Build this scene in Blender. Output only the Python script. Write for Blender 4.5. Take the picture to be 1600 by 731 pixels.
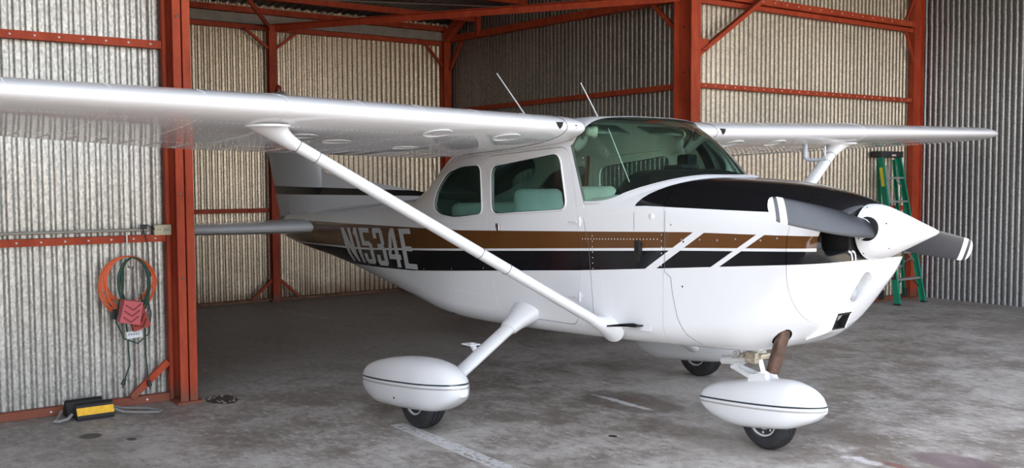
import bpy, bmesh, math, random
from mathutils import Vector, Matrix, noise
random.seed(7)
for o in list(bpy.data.objects): bpy.data.objects.remove(o, do_unlink=True)
SC = bpy.context.scene
COL = SC.collection
PI = math.pi
# ------------------------------------------------------------------ camera
cam_d = bpy.data.cameras.new('camera'); cam = bpy.data.objects.new('camera', cam_d); COL.objects.link(cam)
cam_d.sensor_width = 36.0; cam_d.lens = 36.0 * 1539.085 / 1600; cam_d.clip_end = 400
yaw, pit, rol = 2.48497, -0.05637, -0.00447
_d = Vector((math.cos(pit)*math.cos(yaw), math.cos(pit)*math.sin(yaw), math.sin(pit)))
_r = _d.cross(Vector((0, 0, 1))).normalized(); _u = _r.cross(_d)
_r2 = _r*math.cos(rol) + _u*math.sin(rol); _u2 = -_r*math.sin(rol) + _u*math.cos(rol)
cam.matrix_world = Matrix(((_r2.x, _u2.x, -_d.x, 3.840), (_r2.y, _u2.y, -_d.y, -4.712), (_r2.z, _u2.z, -_d.z, 1.603), (0, 0, 0, 1)))
SC.camera = cam
# ------------------------------------------------------------------ world, sun, exposure
SC.view_settings.view_transform = 'Standard'; SC.view_settings.look = 'None'
SC.view_settings.gamma = 1.0; SC.view_settings.use_curve_mapping = False
SC.view_settings.exposure = 1.60
W = bpy.data.worlds.new('world'); SC.world = W; W.use_nodes = True
nt = W.node_tree; bg = nt.nodes['Background']
sky = nt.nodes.new('ShaderNodeTexSky'); sky.sky_type = 'NISHITA'; sky.sun_disc = False
sky.sun_elevation = math.radians(48); sky.sun_rotation = math.radians(200); sky.dust_density = 3.0; sky.air_density = 0.9; sky.ozone_density = 1.0
hsv = nt.nodes.new('ShaderNodeHueSaturation'); hsv.inputs['Saturation'].default_value = 0.40
nt.links.new(sky.outputs[0], hsv.inputs['Color']); nt.links.new(hsv.outputs[0], bg.inputs[0]); bg.inputs[1].default_value = 0.36
sun_d = bpy.data.lights.new('sun', 'SUN'); sun_d.energy = 3.6; sun_d.angle = math.radians(0.6); sun_d.color = (1.0, 0.95, 0.87)
sun = bpy.data.objects.new('sun', sun_d); COL.objects.link(sun)
sun.rotation_euler = Vector((0.62, 0.25, -0.92)).to_track_quat('-Z', 'Y').to_euler()   # light comes from behind the hangar, high
sun.location = (0, 0, 12)
SC.cycles.max_bounces = 8; SC.cycles.transparent_max_bounces = 16; SC.cycles.caustics_reflective = False; SC.cycles.caustics_refractive = False
SC.cycles.sample_clamp_indirect = 6.0

# ------------------------------------------------------------------ frames
HY = -0.0368
_hc, _hs = math.cos(HY), math.sin(HY)
def FH(p): return Vector((p[0]*_hc - p[1]*_hs, p[0]*_hs + p[1]*_hc, p[2]))       # hangar frame
def FW(p): return Vector(p)                                                       # world frame
PITCH = 0.034
def FB(p): return Vector((p[0], p[1], p[2] + PITCH*p[0]))                         # airframe frame: parked slightly nose up

# ------------------------------------------------------------------ mesh builder
class MB:
    def __init__(s, frame=FW): s.v = []; s.f = []; s.m = []; s.fr = frame; s.mi = 0
    def add(s, vs, fs):
        b = len(s.v); s.v += [s.fr(p) for p in vs]
        for f in fs: s.f.append([b+i for i in f]); s.m.append(s.mi)
        return s
    def box(s, x0, x1, y0, y1, z0, z1, bev=0.0):
        if bev <= 0:
            return s.add([(x0,y0,z0),(x1,y0,z0),(x1,y1,z0),(x0,y1,z0),(x0,y0,z1),(x1,y0,z1),(x1,y1,z1),(x0,y1,z1)],
                  [(0,3,2,1),(4,5,6,7),(0,1,5,4),(1,2,6,5),(2,3,7,6),(3,0,4,7)])
        bm = bmesh.new(); bmesh.ops.create_cube(bm, size=1)
        for v in bm.verts: v.co = Vector(((x0+x1)/2+v.co.x*(x1-x0), (y0+y1)/2+v.co.y*(y1-y0), (z0+z1)/2+v.co.z*(z1-z0)))
        bmesh.ops.bevel(bm, geom=bm.edges[:], offset=bev, segments=2, affect='EDGES', profile=0.6)
        return s.bm(bm)
    def bm(s, bm, M=None):
        bm.verts.index_update()
        s.add([(M @ v.co) if M else v.co.copy() for v in bm.verts], [[v.index for v in f.verts] for f in bm.faces]); bm.free(); return s
    def obox(s, c, ax, ay, az, sx, sy, sz):
        c = Vector(c); ax, ay, az = Vector(ax).normalized()*sx/2, Vector(ay).normalized()*sy/2, Vector(az).normalized()*sz/2
        P = [c+ax*i+ay*j+az*k for k in (-1,1) for i, j in ((-1,-1),(1,-1),(1,1),(-1,1))]
        return s.add(P, [(0,3,2,1),(4,5,6,7),(0,1,5,4),(1,2,6,5),(2,3,7,6),(3,0,4,7)])
    def bar(s, p0, p1, w, h, up=(0,0,1)):
        p0, p1 = Vector(p0), Vector(p1); a = (p1-p0); L = a.length; a.normalize()
        sd = a.cross(Vector(up)); sd = sd.normalized() if sd.length > 1e-4 else Vector((1,0,0)); u = sd.cross(a)
        return s.obox((p0+p1)/2, a, sd, u, L, w, h)
    def angle(s, p0, p1, w, t=0.008, up=(0,0,1), flip=1):
        p0, p1 = Vector(p0), Vector(p1); a = (p1-p0); L = a.length; a.normalize()
        sd = a.cross(Vector(up)).normalized(); u = sd.cross(a); c = (p0+p1)/2
        s.obox(c + sd*flip*(w/2), a, sd, u, L, w, t)
        return s.obox(c - u*(w/2), a, sd, u, L, t, w)
    def tube(s, pts, r, n=8, closed=False, cap=True, sq=None):
        pts = [Vector(p) for p in pts]; N = len(pts); rings = []
        ref = None
        for i, p in enumerate(pts):
            if closed: t = pts[(i+1) % N] - pts[i-1]
            else: t = pts[min(i+1, N-1)] - pts[max(i-1, 0)]
            t.normalize()
            if ref is None:
                ref = Vector((0,0,1)) if abs(t.z) < 0.9 else Vector((1,0,0))
            sd = t.cross(ref); sd.normalize(); u = sd.cross(t); ref = u
            rr = r[i] if isinstance(r, (list, tuple)) else r
            rings.append([p + (sd*math.cos(2*PI*k/n) + u*math.sin(2*PI*k/n)*(sq or 1))*rr for k in range(n)])
        vs = [v for R_ in rings for v in R_]; fs = []
        for i in range(N if closed else N-1):
            j = (i+1) % N
            for k in range(n): fs.append((i*n+k, i*n+(k+1) % n, j*n+(k+1) % n, j*n+k))
        if cap and not closed: fs.append(tuple(range(n-1, -1, -1))); fs.append(tuple((N-1)*n+k for k in range(n)))
        return s.add(vs, fs)
    def cyl(s, p0, p1, r0, r1=None, n=20): return s.tube([p0, p1], [r0, r0 if r1 is None else r1], n)
    def lathe(s, prof, o, axis, n=32, cap=True):      # prof: (distance along axis, radius)
        o = Vector(o); a = Vector(axis).normalized(); sd = a.cross(Vector((0,0,1)));
        if sd.length < 1e-3: sd = Vector((1,0,0))
        sd.normalize(); u = sd.cross(a); vs = []; fs = []
        for d_, r in prof:
            for k in range(n): vs.append(o + a*d_ + (sd*math.cos(2*PI*k/n)+u*math.sin(2*PI*k/n))*max(r, 1e-4))
        for i in range(len(prof)-1):
            for k in range(n): fs.append((i*n+k, i*n+(k+1) % n, (i+1)*n+(k+1) % n, (i+1)*n+k))
        if cap: fs.append(tuple(range(n-1,-1,-1))); fs.append(tuple((len(prof)-1)*n+k for k in range(n)))
        return s.add(vs, fs)
    def loft(s, rings, closed=True, cap0=False, cap1=False):
        n = len(rings[0]); vs = [p for R_ in rings for p in R_]; fs = []
        for i in range(len(rings)-1):
            for k in range(n if closed else n-1): fs.append((i*n+k, i*n+(k+1) % n, (i+1)*n+(k+1) % n, (i+1)*n+k))
        if cap0: fs.append(tuple(range(n-1,-1,-1)))
        if cap1: fs.append(tuple((len(rings)-1)*n+k for k in range(n)))
        return s.add(vs, fs)
    def prism(s, poly, a, b, axis='y'):
        n = len(poly)
        f = {'y': lambda p, t: (p[0], t, p[1]), 'z': lambda p, t: (p[0], p[1], t), 'x': lambda p, t: (t, p[0], p[1])}[axis]
        return s.add([f(p, a) for p in poly] + [f(p, b) for p in poly], [tuple(range(n)), tuple(range(2*n-1, n-1, -1))] + [(i, n+i, n+(i+1) % n, (i+1) % n) for i in range(n)])
    def sphere(s, c, r, seg=12, ring=8, sc=(1,1,1)):
        vs = [Vector(c)+Vector((0,0,r*sc[2]))]; fs = []
        for i in range(1, ring):
            for k in range(seg):
                t = PI*i/ring; vs.append(Vector(c)+Vector((r*sc[0]*math.sin(t)*math.cos(2*PI*k/seg), r*sc[1]*math.sin(t)*math.sin(2*PI*k/seg), r*sc[2]*math.cos(t))))
        vs.append(Vector(c)-Vector((0,0,r*sc[2]))); L = len(vs)-1
        for k in range(seg): fs.append((0, 1+k, 1+(k+1) % seg)); fs.append((L, L-seg+(k+1) % seg, L-seg+k))
        for i in range(ring-2):
            for k in range(seg): a = 1+i*seg; fs.append((a+k, a+seg+k, a+seg+(k+1) % seg, a+(k+1) % seg))
        return s.add(vs, fs)
    def torus(s, c, nrm, R, r, n=24, m=6, sx=1.0):
        c = Vector(c); a = Vector(nrm).normalized(); sd = a.cross(Vector((0,0,1)))
        if sd.length < 1e-3: sd = Vector((1,0,0))
        sd.normalize(); u = sd.cross(a)
        return s.tube([c + (sd*math.cos(2*PI*k/n)*sx + u*math.sin(2*PI*k/n))*R for k in range(n)], r, m, closed=True)
    def build(s, name, mat, parent=None, smooth=False, fix=True, auto=None):
        me = bpy.data.meshes.new(name)
        if s.v:
            if parent is None:
                xs = [p.x for p in s.v]; ys = [p.y for p in s.v]; zs = [p.z for p in s.v]
            else:
                xs = [p.x for p in s.v]; ys = [p.y for p in s.v]; zs = [p.z for p in s.v]
            o = Vector(((min(xs)+max(xs))/2, (min(ys)+max(ys))/2, min(zs)))
        else: o = Vector((0,0,0))
        me.from_pydata([tuple(p-o) for p in s.v], [], s.f); me.update()
        for m_ in (mat if isinstance(mat, (list, tuple)) else [mat]): me.materials.append(m_)
        for p, i in zip(me.polygons, s.m): p.material_index = i
        if fix:
            b = bmesh.new(); b.from_mesh(me); bmesh.ops.remove_doubles(b, verts=b.verts, dist=1e-6); bmesh.ops.recalc_face_normals(b, faces=b.faces); b.to_mesh(me); b.free()
        ob = bpy.data.objects.new(name, me); COL.objects.link(ob)
        place(ob, o, parent)
        if smooth: shade(ob, auto or 40)
        return ob
def shade(ob, ang=40):
    me = ob.data
    me.polygons.foreach_set('use_smooth', [True]*len(me.polygons))
    b = bmesh.new(); b.from_mesh(me)
    for e in b.edges:
        if len(e.link_faces) == 2 and e.calc_face_angle(0) > math.radians(ang): e.smooth = False
    b.to_mesh(me); b.free()
WORLDLOC = {}
def place(ob, o, parent):
    WORLDLOC[ob.name] = o.copy()
    if parent is not None:
        ob.parent = parent; ob.location = o - WORLDLOC[parent.name]
    else: ob.location = o
def tag(o, label=None, cat=None, group=None, kind=None):
    if label: o['label'] = label
    if cat: o['category'] = cat
    if group: o['group'] = group
    if kind: o['kind'] = kind
    return o
def empty(name, loc, label, cat, group=None):
    o = bpy.data.objects.new(name, None); COL.objects.link(o); o.empty_display_size = 0.1
    place(o, Vector(loc), None); return tag(o, label, cat, group)

# ------------------------------------------------------------------ materials
def newmat(name):
    m = bpy.data.materials.new(name); m.use_nodes = True
    return m, m.node_tree, m.node_tree.nodes['Principled BSDF']
def simple(name, col, rough=0.5, metal=0.0, coat=0.0, bump=0.0, bscale=60, var=0.0, vscale=8):
    m, t, b = newmat(name)
    b.inputs['Base Color'].default_value = (*col, 1); b.inputs['Roughness'].default_value = rough; b.inputs['Metallic'].default_value = metal
    b.inputs['Coat Weight'].default_value = coat; b.inputs['Coat Roughness'].default_value = 0.03
    if coat: b.inputs['Specular IOR Level'].default_value = 0.1
    geo = t.nodes.new('ShaderNodeNewGeometry')
    if var:
        n = t.nodes.new('ShaderNodeTexNoise'); n.inputs['Scale'].default_value = vscale; n.inputs['Detail'].default_value = 5
        t.links.new(geo.outputs['Position'], n.inputs['Vector'])
        r = t.nodes.new('ShaderNodeMapRange'); r.inputs[1].default_value = 0.3; r.inputs[2].default_value = 0.7; r.inputs[3].default_value = 1-var; r.inputs[4].default_value = 1+var
        t.links.new(n.outputs[0], r.inputs[0])
        x = t.nodes.new('ShaderNodeVectorMath'); x.operation = 'SCALE'; x.inputs[0].default_value = col; t.links.new(r.outputs[0], x.inputs['Scale']); t.links.new(x.outputs[0], b.inputs['Base Color'])
    if bump:
        n2 = t.nodes.new('ShaderNodeTexNoise'); n2.inputs['Scale'].default_value = bscale; t.links.new(geo.outputs['Position'], n2.inputs['Vector'])
        bp = t.nodes.new('ShaderNodeBump'); bp.inputs['Strength'].default_value = bump; bp.inputs['Distance'].default_value = 0.01
        t.links.new(n2.outputs[0], bp.inputs['Height']); t.links.new(bp.outputs[0], b.inputs['Normal'])
    return m
class E_:                                   # tiny node-expression helper
    def __init__(s, t): s.t = t
    def op(s, k, *a):
        n = s.t.nodes.new('ShaderNodeMath'); n.operation = k
        for i, x in enumerate(a):
            if isinstance(x, (int, float)): n.inputs[i].default_value = x
            else: s.t.links.new(x, n.inputs[i])
        return n.outputs[0]
    def add(s, a, b): return s.op('ADD', a, b)
    def sub(s, a, b): return s.op('SUBTRACT', a, b)
    def mul(s, a, b): return s.op('MULTIPLY', a, b)
    def gt(s, a, b): return s.op('GREATER_THAN', a, b)
    def lt(s, a, b): return s.op('LESS_THAN', a, b)
    def mx(s, a, b): return s.op('MAXIMUM', a, b)
    def mn(s, a, b): return s.op('MINIMUM', a, b)
    def AND(s, *a):
        r = a[0]
        for x in a[1:]: r = s.mul(r, x)
        return r
    def mix(s, f, a, b):
        n = s.t.nodes.new('ShaderNodeMix'); n.data_type = 'RGBA'
        if isinstance(f, (int, float)): n.inputs['Factor'].default_value = f
        else: s.t.links.new(f, n.inputs['Factor'])
        for nm, x in (('A', a), ('B', b)):
            i = [q for q in n.inputs if q.name == nm and q.type == 'RGBA'][0]
            if isinstance(x, tuple): i.default_value = (*x, 1)
            else: s.t.links.new(x, i)
        return [q for q in n.outputs if q.type == 'RGBA'][0]
    def ss(s, x, a, b, c=0.0, d=1.0):
        n = s.t.nodes.new('ShaderNodeMapRange'); n.interpolation_type = 'SMOOTHSTEP'
        s.t.links.new(x, n.inputs[0]); n.inputs[1].default_value = a; n.inputs[2].default_value = b; n.inputs[3].default_value = c; n.inputs[4].default_value = d
        return n.outputs[0]
    def noise(s, vec, sc, det=4, rough=0.5):
        n = s.t.nodes.new('ShaderNodeTexNoise'); n.inputs['Scale'].default_value = sc; n.inputs['Detail'].default_value = det; n.inputs['Roughness'].default_value = rough
        s.t.links.new(vec, n.inputs['Vector']); return n.outputs[0]
def pos_xyz(t):
    g = t.nodes.new('ShaderNodeNewGeometry'); sp = t.nodes.new('ShaderNodeSeparateXYZ'); t.links.new(g.outputs['Position'], sp.inputs[0])
    return g.outputs['Position'], sp.outputs[0], sp.outputs[1], sp.outputs[2]
def mapping(t, vec, scale, rot=(0,0,0)):
    m = t.nodes.new('ShaderNodeMapping'); m.inputs['Scale'].default_value = scale; m.inputs['Rotation'].default_value = rot; t.links.new(vec, m.inputs[0]); return m.outputs[0]

WHITE = (0.80, 0.81, 0.83)
PAINT_W = simple('gloss_white_paint', WHITE, 0.6, coat=0.7)
PAINT_WING = simple('wing_white_paint', (0.82, 0.82, 0.835), 0.6, coat=0.9, bump=0.02, bscale=9)
def livery():
    m, t, b = newmat('airplane_livery'); e = E_(t); P, x, y, z = pos_xyz(t)
    zb = e.sub(z, e.mul(x, PITCH)); ay = e.op('ABSOLUTE', y)
    c = WHITE
    aft = e.mx(e.sub(-2.2, x), 0.0)
    top = e.add(1.293, e.mul(aft, 0.0215)); top = e.sub(top, e.mul(e.mx(e.sub(x, 0.0), 0.0), 0.026))
    fwd = e.mx(e.add(x, 0.9), 0.0); back = e.mx(e.sub(-0.9, x), 0.0)
    wl = e.add(1.176, e.sub(e.mul(e.mn(fwd, 0.8), 0.022), e.mn(e.mul(back, 0.021), 0.062)))        # centre of the white pinstripe
    wl = e.add(wl, e.mul(e.mx(e.sub(-4.2, x), 0.0), 0.012)); wl = e.add(wl, e.mul(e.mx(e.add(x, 0.1), 0.0), 0.010))
    bot = e.add(1.042, e.sub(e.mul(fwd, 0.052), e.mn(e.mul(back, 0.040), 0.084)))
    slant = e.mul(e.sub(zb, 1.04), 1.62)
    def gap(x0, x1): q = e.sub(x, slant); return e.AND(e.gt(q, x0), e.lt(q, x1))
    gaps = e.mx(gap(-0.355, -0.275), gap(0.083, 0.135))
    ng = e.sub(1.0, gaps)
    brown = e.AND(e.lt(zb, top), e.gt(zb, e.add(wl, 0.008)), ng)
    black = e.AND(e.lt(zb, e.sub(wl, 0.008)), e.gt(zb, bot), ng)
    deckline = e.sub(1.447, e.mul(e.mx(e.add(x, 0.3), 0.0), 0.058))
    deck = e.AND(e.gt(zb, deckline), e.gt(x, e.sub(0.03, e.mul(e.mul(ay, ay), 1.55))))
    face = e.AND(e.gt(x, 0.808), e.gt(zb, 1.135))
    c = e.mix(brown, c, (0.125, 0.052, 0.016)); c = e.mix(black, c, (0.010, 0.010, 0.012))
    c = e.mix(e.mx(deck, face), c, (0.008, 0.008, 0.009))
    t.links.new(c, b.inputs['Base Color']); b.inputs['Roughness'].default_value = 0.10; b.inputs['Specular IOR Level'].default_value = 0.33
    n = e.noise(P, 5, 2); bp = t.nodes.new('ShaderNodeBump'); bp.inputs['Strength'].default_value = 0.06; bp.inputs['Distance'].default_value = 0.02
    t.links.new(n, bp.inputs['Height']); t.links.new(bp.outputs[0], b.inputs['Normal'])
    return m
LIVERY = livery()
def fin_paint():
    m, t, b = newmat('fin_livery'); e = E_(t); P, x, y, z = pos_xyz(t)
    up = e.add(1.497, e.mul(e.sub(-3.57, x), 0.0111)); lo = e.add(1.451, e.mul(e.sub(-3.57, x), -0.0045))
    blk = e.AND(e.lt(z, up), e.gt(z, lo))
    low = e.lt(e.sub(z, e.mul(x, PITCH)), 1.375)
    c = e.mix(blk, WHITE, (0.012, 0.012, 0.014)); c = e.mix(low, c, (0.125, 0.052, 0.016))
    t.links.new(c, b.inputs['Base Color']); b.inputs['Roughness'].default_value = 0.3; b.inputs['Specular IOR Level'].default_value = 0.25
    return m
FINP = fin_paint()
def galv(name, axis, tint, dirt=0.0, metal=0.72, rough=0.40, off=0.0):
    m, t, b = newmat(name); e = E_(t); P, x, y, z = pos_xyz(t)
    vo = t.nodes.new('ShaderNodeTexVoronoi'); vo.inputs['Scale'].default_value = 85; t.links.new(mapping(t, P, (1,1,0.6)), vo.inputs['Vector'])
    sp = e.ss(vo.outputs['Color'], 0.0, 1.0, 0.80, 1.20) if False else None
    sep = t.nodes.new('ShaderNodeSeparateColor'); t.links.new(vo.outputs['Color'], sep.inputs[0])
    spangle = e.add(0.74, e.mul(sep.outputs[0], 0.52))
    run = e.noise(mapping(t, P, (14, 14, 0.7)), 1.0, 5, 0.6)
    big = e.noise(P, 0.9, 3)
    u = x if axis == 'x' else y
    sheet = e.op('FLOOR', e.op('DIVIDE', u, 0.68))
    wn = t.nodes.new('ShaderNodeTexWhiteNoise'); wn.noise_dimensions = '1D'; t.links.new(e.add(sheet, off), wn.inputs['W'])
    k = e.mul(spangle, e.add(0.78, e.mul(run, 0.42))); k = e.mul(k, e.add(0.90, e.mul(wn.outputs[0], 0.18))); k = e.mul(k, e.add(0.8, e.mul(big, 0.4)))
    sc = t.nodes.new('ShaderNodeVectorMath'); sc.operation = 'SCALE'; sc.inputs[0].default_value = tint; t.links.new(k, sc.inputs['Scale'])
    col = sc.outputs[0]
    if dirt:
        zz = e.add(z, e.mul(e.noise(P, 3.0, 4), -0.45))
        col = e.mix(e.ss(zz, -0.25, 0.12, dirt, 0.0), col, (0.16, 0.075, 0.045))
    t.links.new(col, b.inputs['Base Color']); b.inputs['Metallic'].default_value = metal; b.inputs['Roughness'].default_value = rough
    return m
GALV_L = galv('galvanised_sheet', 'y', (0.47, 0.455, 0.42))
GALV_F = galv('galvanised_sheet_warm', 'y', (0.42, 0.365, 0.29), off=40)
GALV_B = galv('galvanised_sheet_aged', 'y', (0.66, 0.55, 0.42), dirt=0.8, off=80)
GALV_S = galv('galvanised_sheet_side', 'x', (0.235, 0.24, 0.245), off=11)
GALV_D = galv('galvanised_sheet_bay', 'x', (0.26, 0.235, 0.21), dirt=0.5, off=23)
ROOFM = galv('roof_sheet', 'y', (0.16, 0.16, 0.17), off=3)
def redsteel():
    m, t, b = newmat('red_oxide_paint'); e = E_(t); P, x, y, z = pos_xyz(t)
    n = e.noise(mapping(t, P, (1,1,0.35)), 9, 6, 0.65); n2 = e.noise(P, 70, 3)
    c = e.mix(e.ss(n, 0.3, 0.72), (0.36, 0.048, 0.020), (0.50, 0.085, 0.036)); c = e.mix(e.ss(n2, 0.58, 0.8, 0, 0.5), c, (0.12, 0.03, 0.02))
    c = e.mix(e.ss(e.add(z, e.mul(n, -0.25)), -0.1, 0.06, 0.75, 0), c, (0.15, 0.075, 0.05))
    t.links.new(c, b.inputs['Base Color']); b.inputs['Roughness'].default_value = 0.6; b.inputs['Specular IOR Level'].default_value = 0.25
    return m
RED = redsteel()
def concrete():
    m, t, b = newmat('worn_concrete'); e = E_(t); P, x, y, z = pos_xyz(t)
    # hangar coordinates
    X = e.add(e.mul(x, _hc), e.mul(y, _hs)); Y = e.sub(e.mul(y, _hc), e.mul(x, _hs))
    n1 = e.noise(P, 0.55, 7, 0.62); n2 = e.noise(P, 2.3, 8, 0.7); n3 = e.noise(mapping(t, P, (1, 1.6, 1)), 11, 9, 0.8); n4 = e.noise(P, 60, 3, 0.6)
    k = e.add(e.mul(n1, 0.35), e.add(e.mul(n2, 0.40), e.mul(n3, 0.25)))
    c = e.mix(e.ss(k, 0.42, 0.58), (0.205, 0.178, 0.153), (0.46, 0.43, 0.395))
    c = e.mix(e.ss(e.noise(P, 1.1, 6, 0.7), 0.55, 0.68, 0, 0.5), c, (0.12, 0.098, 0.082))
    c = e.mix(e.ss(n3, 0.54, 0.66, 0, 0.55), c, (0.62, 0.60, 0.575)); c = e.mix(e.ss(n3, 0.46, 0.36, 0, 0.45), c, (0.12, 0.10, 0.088))
    c = e.mix(e.ss(n4, 0.6, 0.75, 0, 0.35), c, (0.12, 0.10, 0.09))
    c = e.mix(e.mul(e.ss(X, -5.5, -2.0, 0.6, 0.0), e.ss(n2, 0.35, 0.6)), c, (0.25, 0.195, 0.155))      # brown dust trodden into the bay
    def line(x0, x1, y0, y1, slope, thr, amt, col=(0.62, 0.62, 0.62)):
        nonlocal c
        yy = e.sub(Y, e.mul(e.sub(X, x0), slope))
        mk = e.AND(e.gt(X, x0), e.lt(X, x1), e.gt(yy, y0), e.lt(yy, y1))
        c = e.mix(e.mul(mk, e.ss(e.noise(P, 26, 6, 0.7), thr, thr+0.10, 0, amt)), c, col)
    line(-1.62, 1.6, -1.535, -1.425, 0.0, 0.40, 0.85)
    line(-7.6, -6.4, 0.03, 0.11, 0.16, 0.48, 0.55)
    line(-3.4, -2.2, -0.12, -0.04, 0.12, 0.52, 0.4)
    def blob(cx, cy, rx, ry, col, amt, edge=0.35, ns=9, na=0.9, sc=9):
        nonlocal c
        dx = e.op('DIVIDE', e.sub(X, cx), rx); dy = e.op('DIVIDE', e.sub(Y, cy), ry)
        d = e.op('SQRT', e.add(e.mul(dx, dx), e.mul(dy, dy)))
        d = e.add(d, e.mul(e.sub(e.noise(P, sc, 5, 0.65), 0.5), na))
        c = e.mix(e.ss(d, 1-edge, 1.0, amt, 0), c, col)
    blob(-2.50, -3.18, 0.085, 0.075, (0.03, 0.026, 0.022), 0.9, 0.3, na=0.5)
    blob(-2.27, -2.99, 0.045, 0.035, (0.035, 0.03, 0.025), 0.85, 0.3, na=0.6)
    blob(-3.02, -2.16, 0.17, 0.12, (0.05, 0.038, 0.033), 0.95, 0.12, na=0.9, sc=14)
    blob(-1.2, 0.17, 0.52, 0.30, (0.10, 0.07, 0.055), 0.6, 0.3, sc=3)
    blob(-1.20, 0.12, 0.42, 0.045, (0.62, 0.62, 0.62), 0.85, 0.6, na=1.6, sc=12)
    blob(-0.55, -0.55, 0.035, 0.03, (0.03, 0.02, 0.02), 0.9, 0.3, sc=20)
    blob(0.68, 0.24, 0.20, 0.06, (0.75, 0.74, 0.74), 0.7, 0.8, na=2.0, sc=16)
    blob(0.84, 0.30, 0.12, 0.05, (0.26, 0.10, 0.09), 0.7, 0.6, na=1.6, sc=14)
    blob(1.02, 0.62, 0.30, 0.20, (0.17, 0.12, 0.13), 0.75, 0.4, na=1.2, sc=6)
    blob(-0.2, 0.6, 0.9, 0.3, (0.11, 0.085, 0.07), 0.5, 0.5, sc=2.5)
    blob(0.0, -0.1, 0.9, 0.25, (0.13, 0.10, 0.085), 0.4, 0.5, sc=2.5)
    t.links.new(c, b.inputs['Base Color'])
    t.links.new(e.ss(k, 0.35, 0.65, 0.42, 0.72), b.inputs['Roughness'])
    bp = t.nodes.new('ShaderNodeBump'); bp.inputs['Strength'].default_value = 0.35; bp.inputs['Distance'].default_value = 0.004
    t.links.new(e.add(n3, e.mul(n4, 0.3)), bp.inputs['Height']); t.links.new(bp.outputs[0], b.inputs['Normal'])
    return m
CONC = concrete()
def glassmat(name, tint, refl=0.06):
    m = bpy.data.materials.new(name); m.use_nodes = True; t = m.node_tree; t.nodes.clear()
    out = t.nodes.new('ShaderNodeOutputMaterial'); mix = t.nodes.new('ShaderNodeMixShader'); tr = t.nodes.new('ShaderNodeBsdfTransparent'); gl = t.nodes.new('ShaderNodeBsdfGlossy')
    tr.inputs[0].default_value = (*tint, 1); gl.inputs['Roughness'].default_value = 0.02
    fr = t.nodes.new('ShaderNodeFresnel'); fr.inputs[0].default_value = 1.5
    t.links.new(fr.outputs[0], mix.inputs[0]); t.links.new(tr.outputs[0], mix.inputs[1]); t.links.new(gl.outputs[0], mix.inputs[2]); t.links.new(mix.outputs[0], out.inputs[0])
    return m
GLASS = glassmat('green_tinted_acrylic', (0.80, 1.0, 0.90))
GLASS_D = glassmat('green_tinted_side_window', (0.64, 0.93, 0.88))
BLACK = simple('black_rubber', (0.012, 0.012, 0.013), 0.6, bump=0.1)
TIRE = simple('tire_rubber', (0.020, 0.020, 0.022), 0.65, var=0.3, vscale=20)
BLADE = simple('blade_grey_black', (0.022, 0.023, 0.029), 0.40, var=0.15)
STRIPE_W = simple('blade_white', (0.82, 0.82, 0.82), 0.35)
DARK = simple('dark_void', (0.006, 0.006, 0.006), 0.8)  # near-black: painted shade of holes and pockets, also dark screws
STEEL = simple('bare_steel', (0.55, 0.55, 0.56), 0.32, metal=0.9, var=0.2, vscale=30)
CHROME = simple('bright_metal', (0.75, 0.75, 0.76), 0.18, metal=1.0)
OILY = simple('oily_metal', (0.16, 0.12, 0.09), 0.4, metal=0.6, var=0.5, vscale=60)
EXH = simple('exhaust_pipe_metal', (0.20, 0.13, 0.10), 0.38, metal=0.8, var=0.4, vscale=14)
GREENSTRIPE = simple('dark_pinstripe', (0.02, 0.03, 0.035), 0.4)
GREYSTRIPE = simple('grey_pinstripe', (0.42, 0.42, 0.43), 0.4)
LINER = simple('cabin_liner', (0.86, 0.90, 0.84), 0.65, var=0.06)
SEATM = simple('cream_upholstery', (0.80, 0.80, 0.74), 0.7, var=0.05)
SEATD = simple('blue_grey_upholstery', (0.10, 0.16, 0.18), 0.8)
BELT = simple('brown_belt', (0.22, 0.07, 0.03), 0.8)
DASH = simple('black_dash', (0.010, 0.011, 0.012), 0.5, bump=0.3, bscale=40)
SEAM = simple('seam_dark_line', (0.10, 0.10, 0.105), 0.6)  # even dark grey of panel seams and strut bands
LETTER = simple('letter_silver', (0.60, 0.61, 0.62), 0.35)
TAILPL = simple('tail_plastic', (0.42, 0.40, 0.30), 0.5)

# ================================================================== SETTING
XL, XR, XBK = -3.28, -3.58, -8.44       # sheet planes: left wing-bay wall, right wing-bay wall, back wall
YBAY0, YBAY1, YRW, YLW = -2.45, 3.17, 7.50, -7.6
XFRONT = 1.75
def corr(name, mat, p0, p1, z0, z1, nrm, pitch=0.075, amp=0.0080, lap=None, z1f=None, ph=0):
    """corrugated sheet standing between p0 and p1 (hangar x,y), facing nrm; a real folded sheet with thickness"""
    mb = MB(FH); p0, p1, nrm = Vector((*p0, 0)), Vector((*p1, 0)), Vector((*nrm, 0)); L = (p1-p0).length; N = int(L/pitch*12); d = (p1-p0)/N
    zz = [z0, z1] if lap is None else [z0, lap, lap+0.0001, z1]
    rows = []
    for zi, z in enumerate(zz):
        for side in (1, -1):
            r = []
            for i in range(N+1):
                q = p0 + d*i + nrm*(amp*(math.tanh(1.9*math.cos(2*PI*(i*L/N)/pitch + ph)+.75)-.05) + (0.0007*side) + (0.007 if (lap and zi >= 2) else 0))
                r.append((q.x, q.y, (z1f(q) if (z1f and zi == len(zz)-1) else z)))
            rows.append(r)
    n = N+1; vs = [p for r in rows for p in r]; fs = []
    def strip(a, b_):
        for i in range(N): fs.append((a*n+i, a*n+i+1, b_*n+i+1, b_*n+i))
    for k in range(len(zz)-1): strip(2*k, 2*k+2); strip(2*k+1, 2*k+3)
    strip(0, 1); strip(len(rows)-2, len(rows)-1)
    mb.add(vs, fs); o = mb.build(name, mat, fix=False, smooth=True, auto=50); return tag(o, kind='structure')
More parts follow.
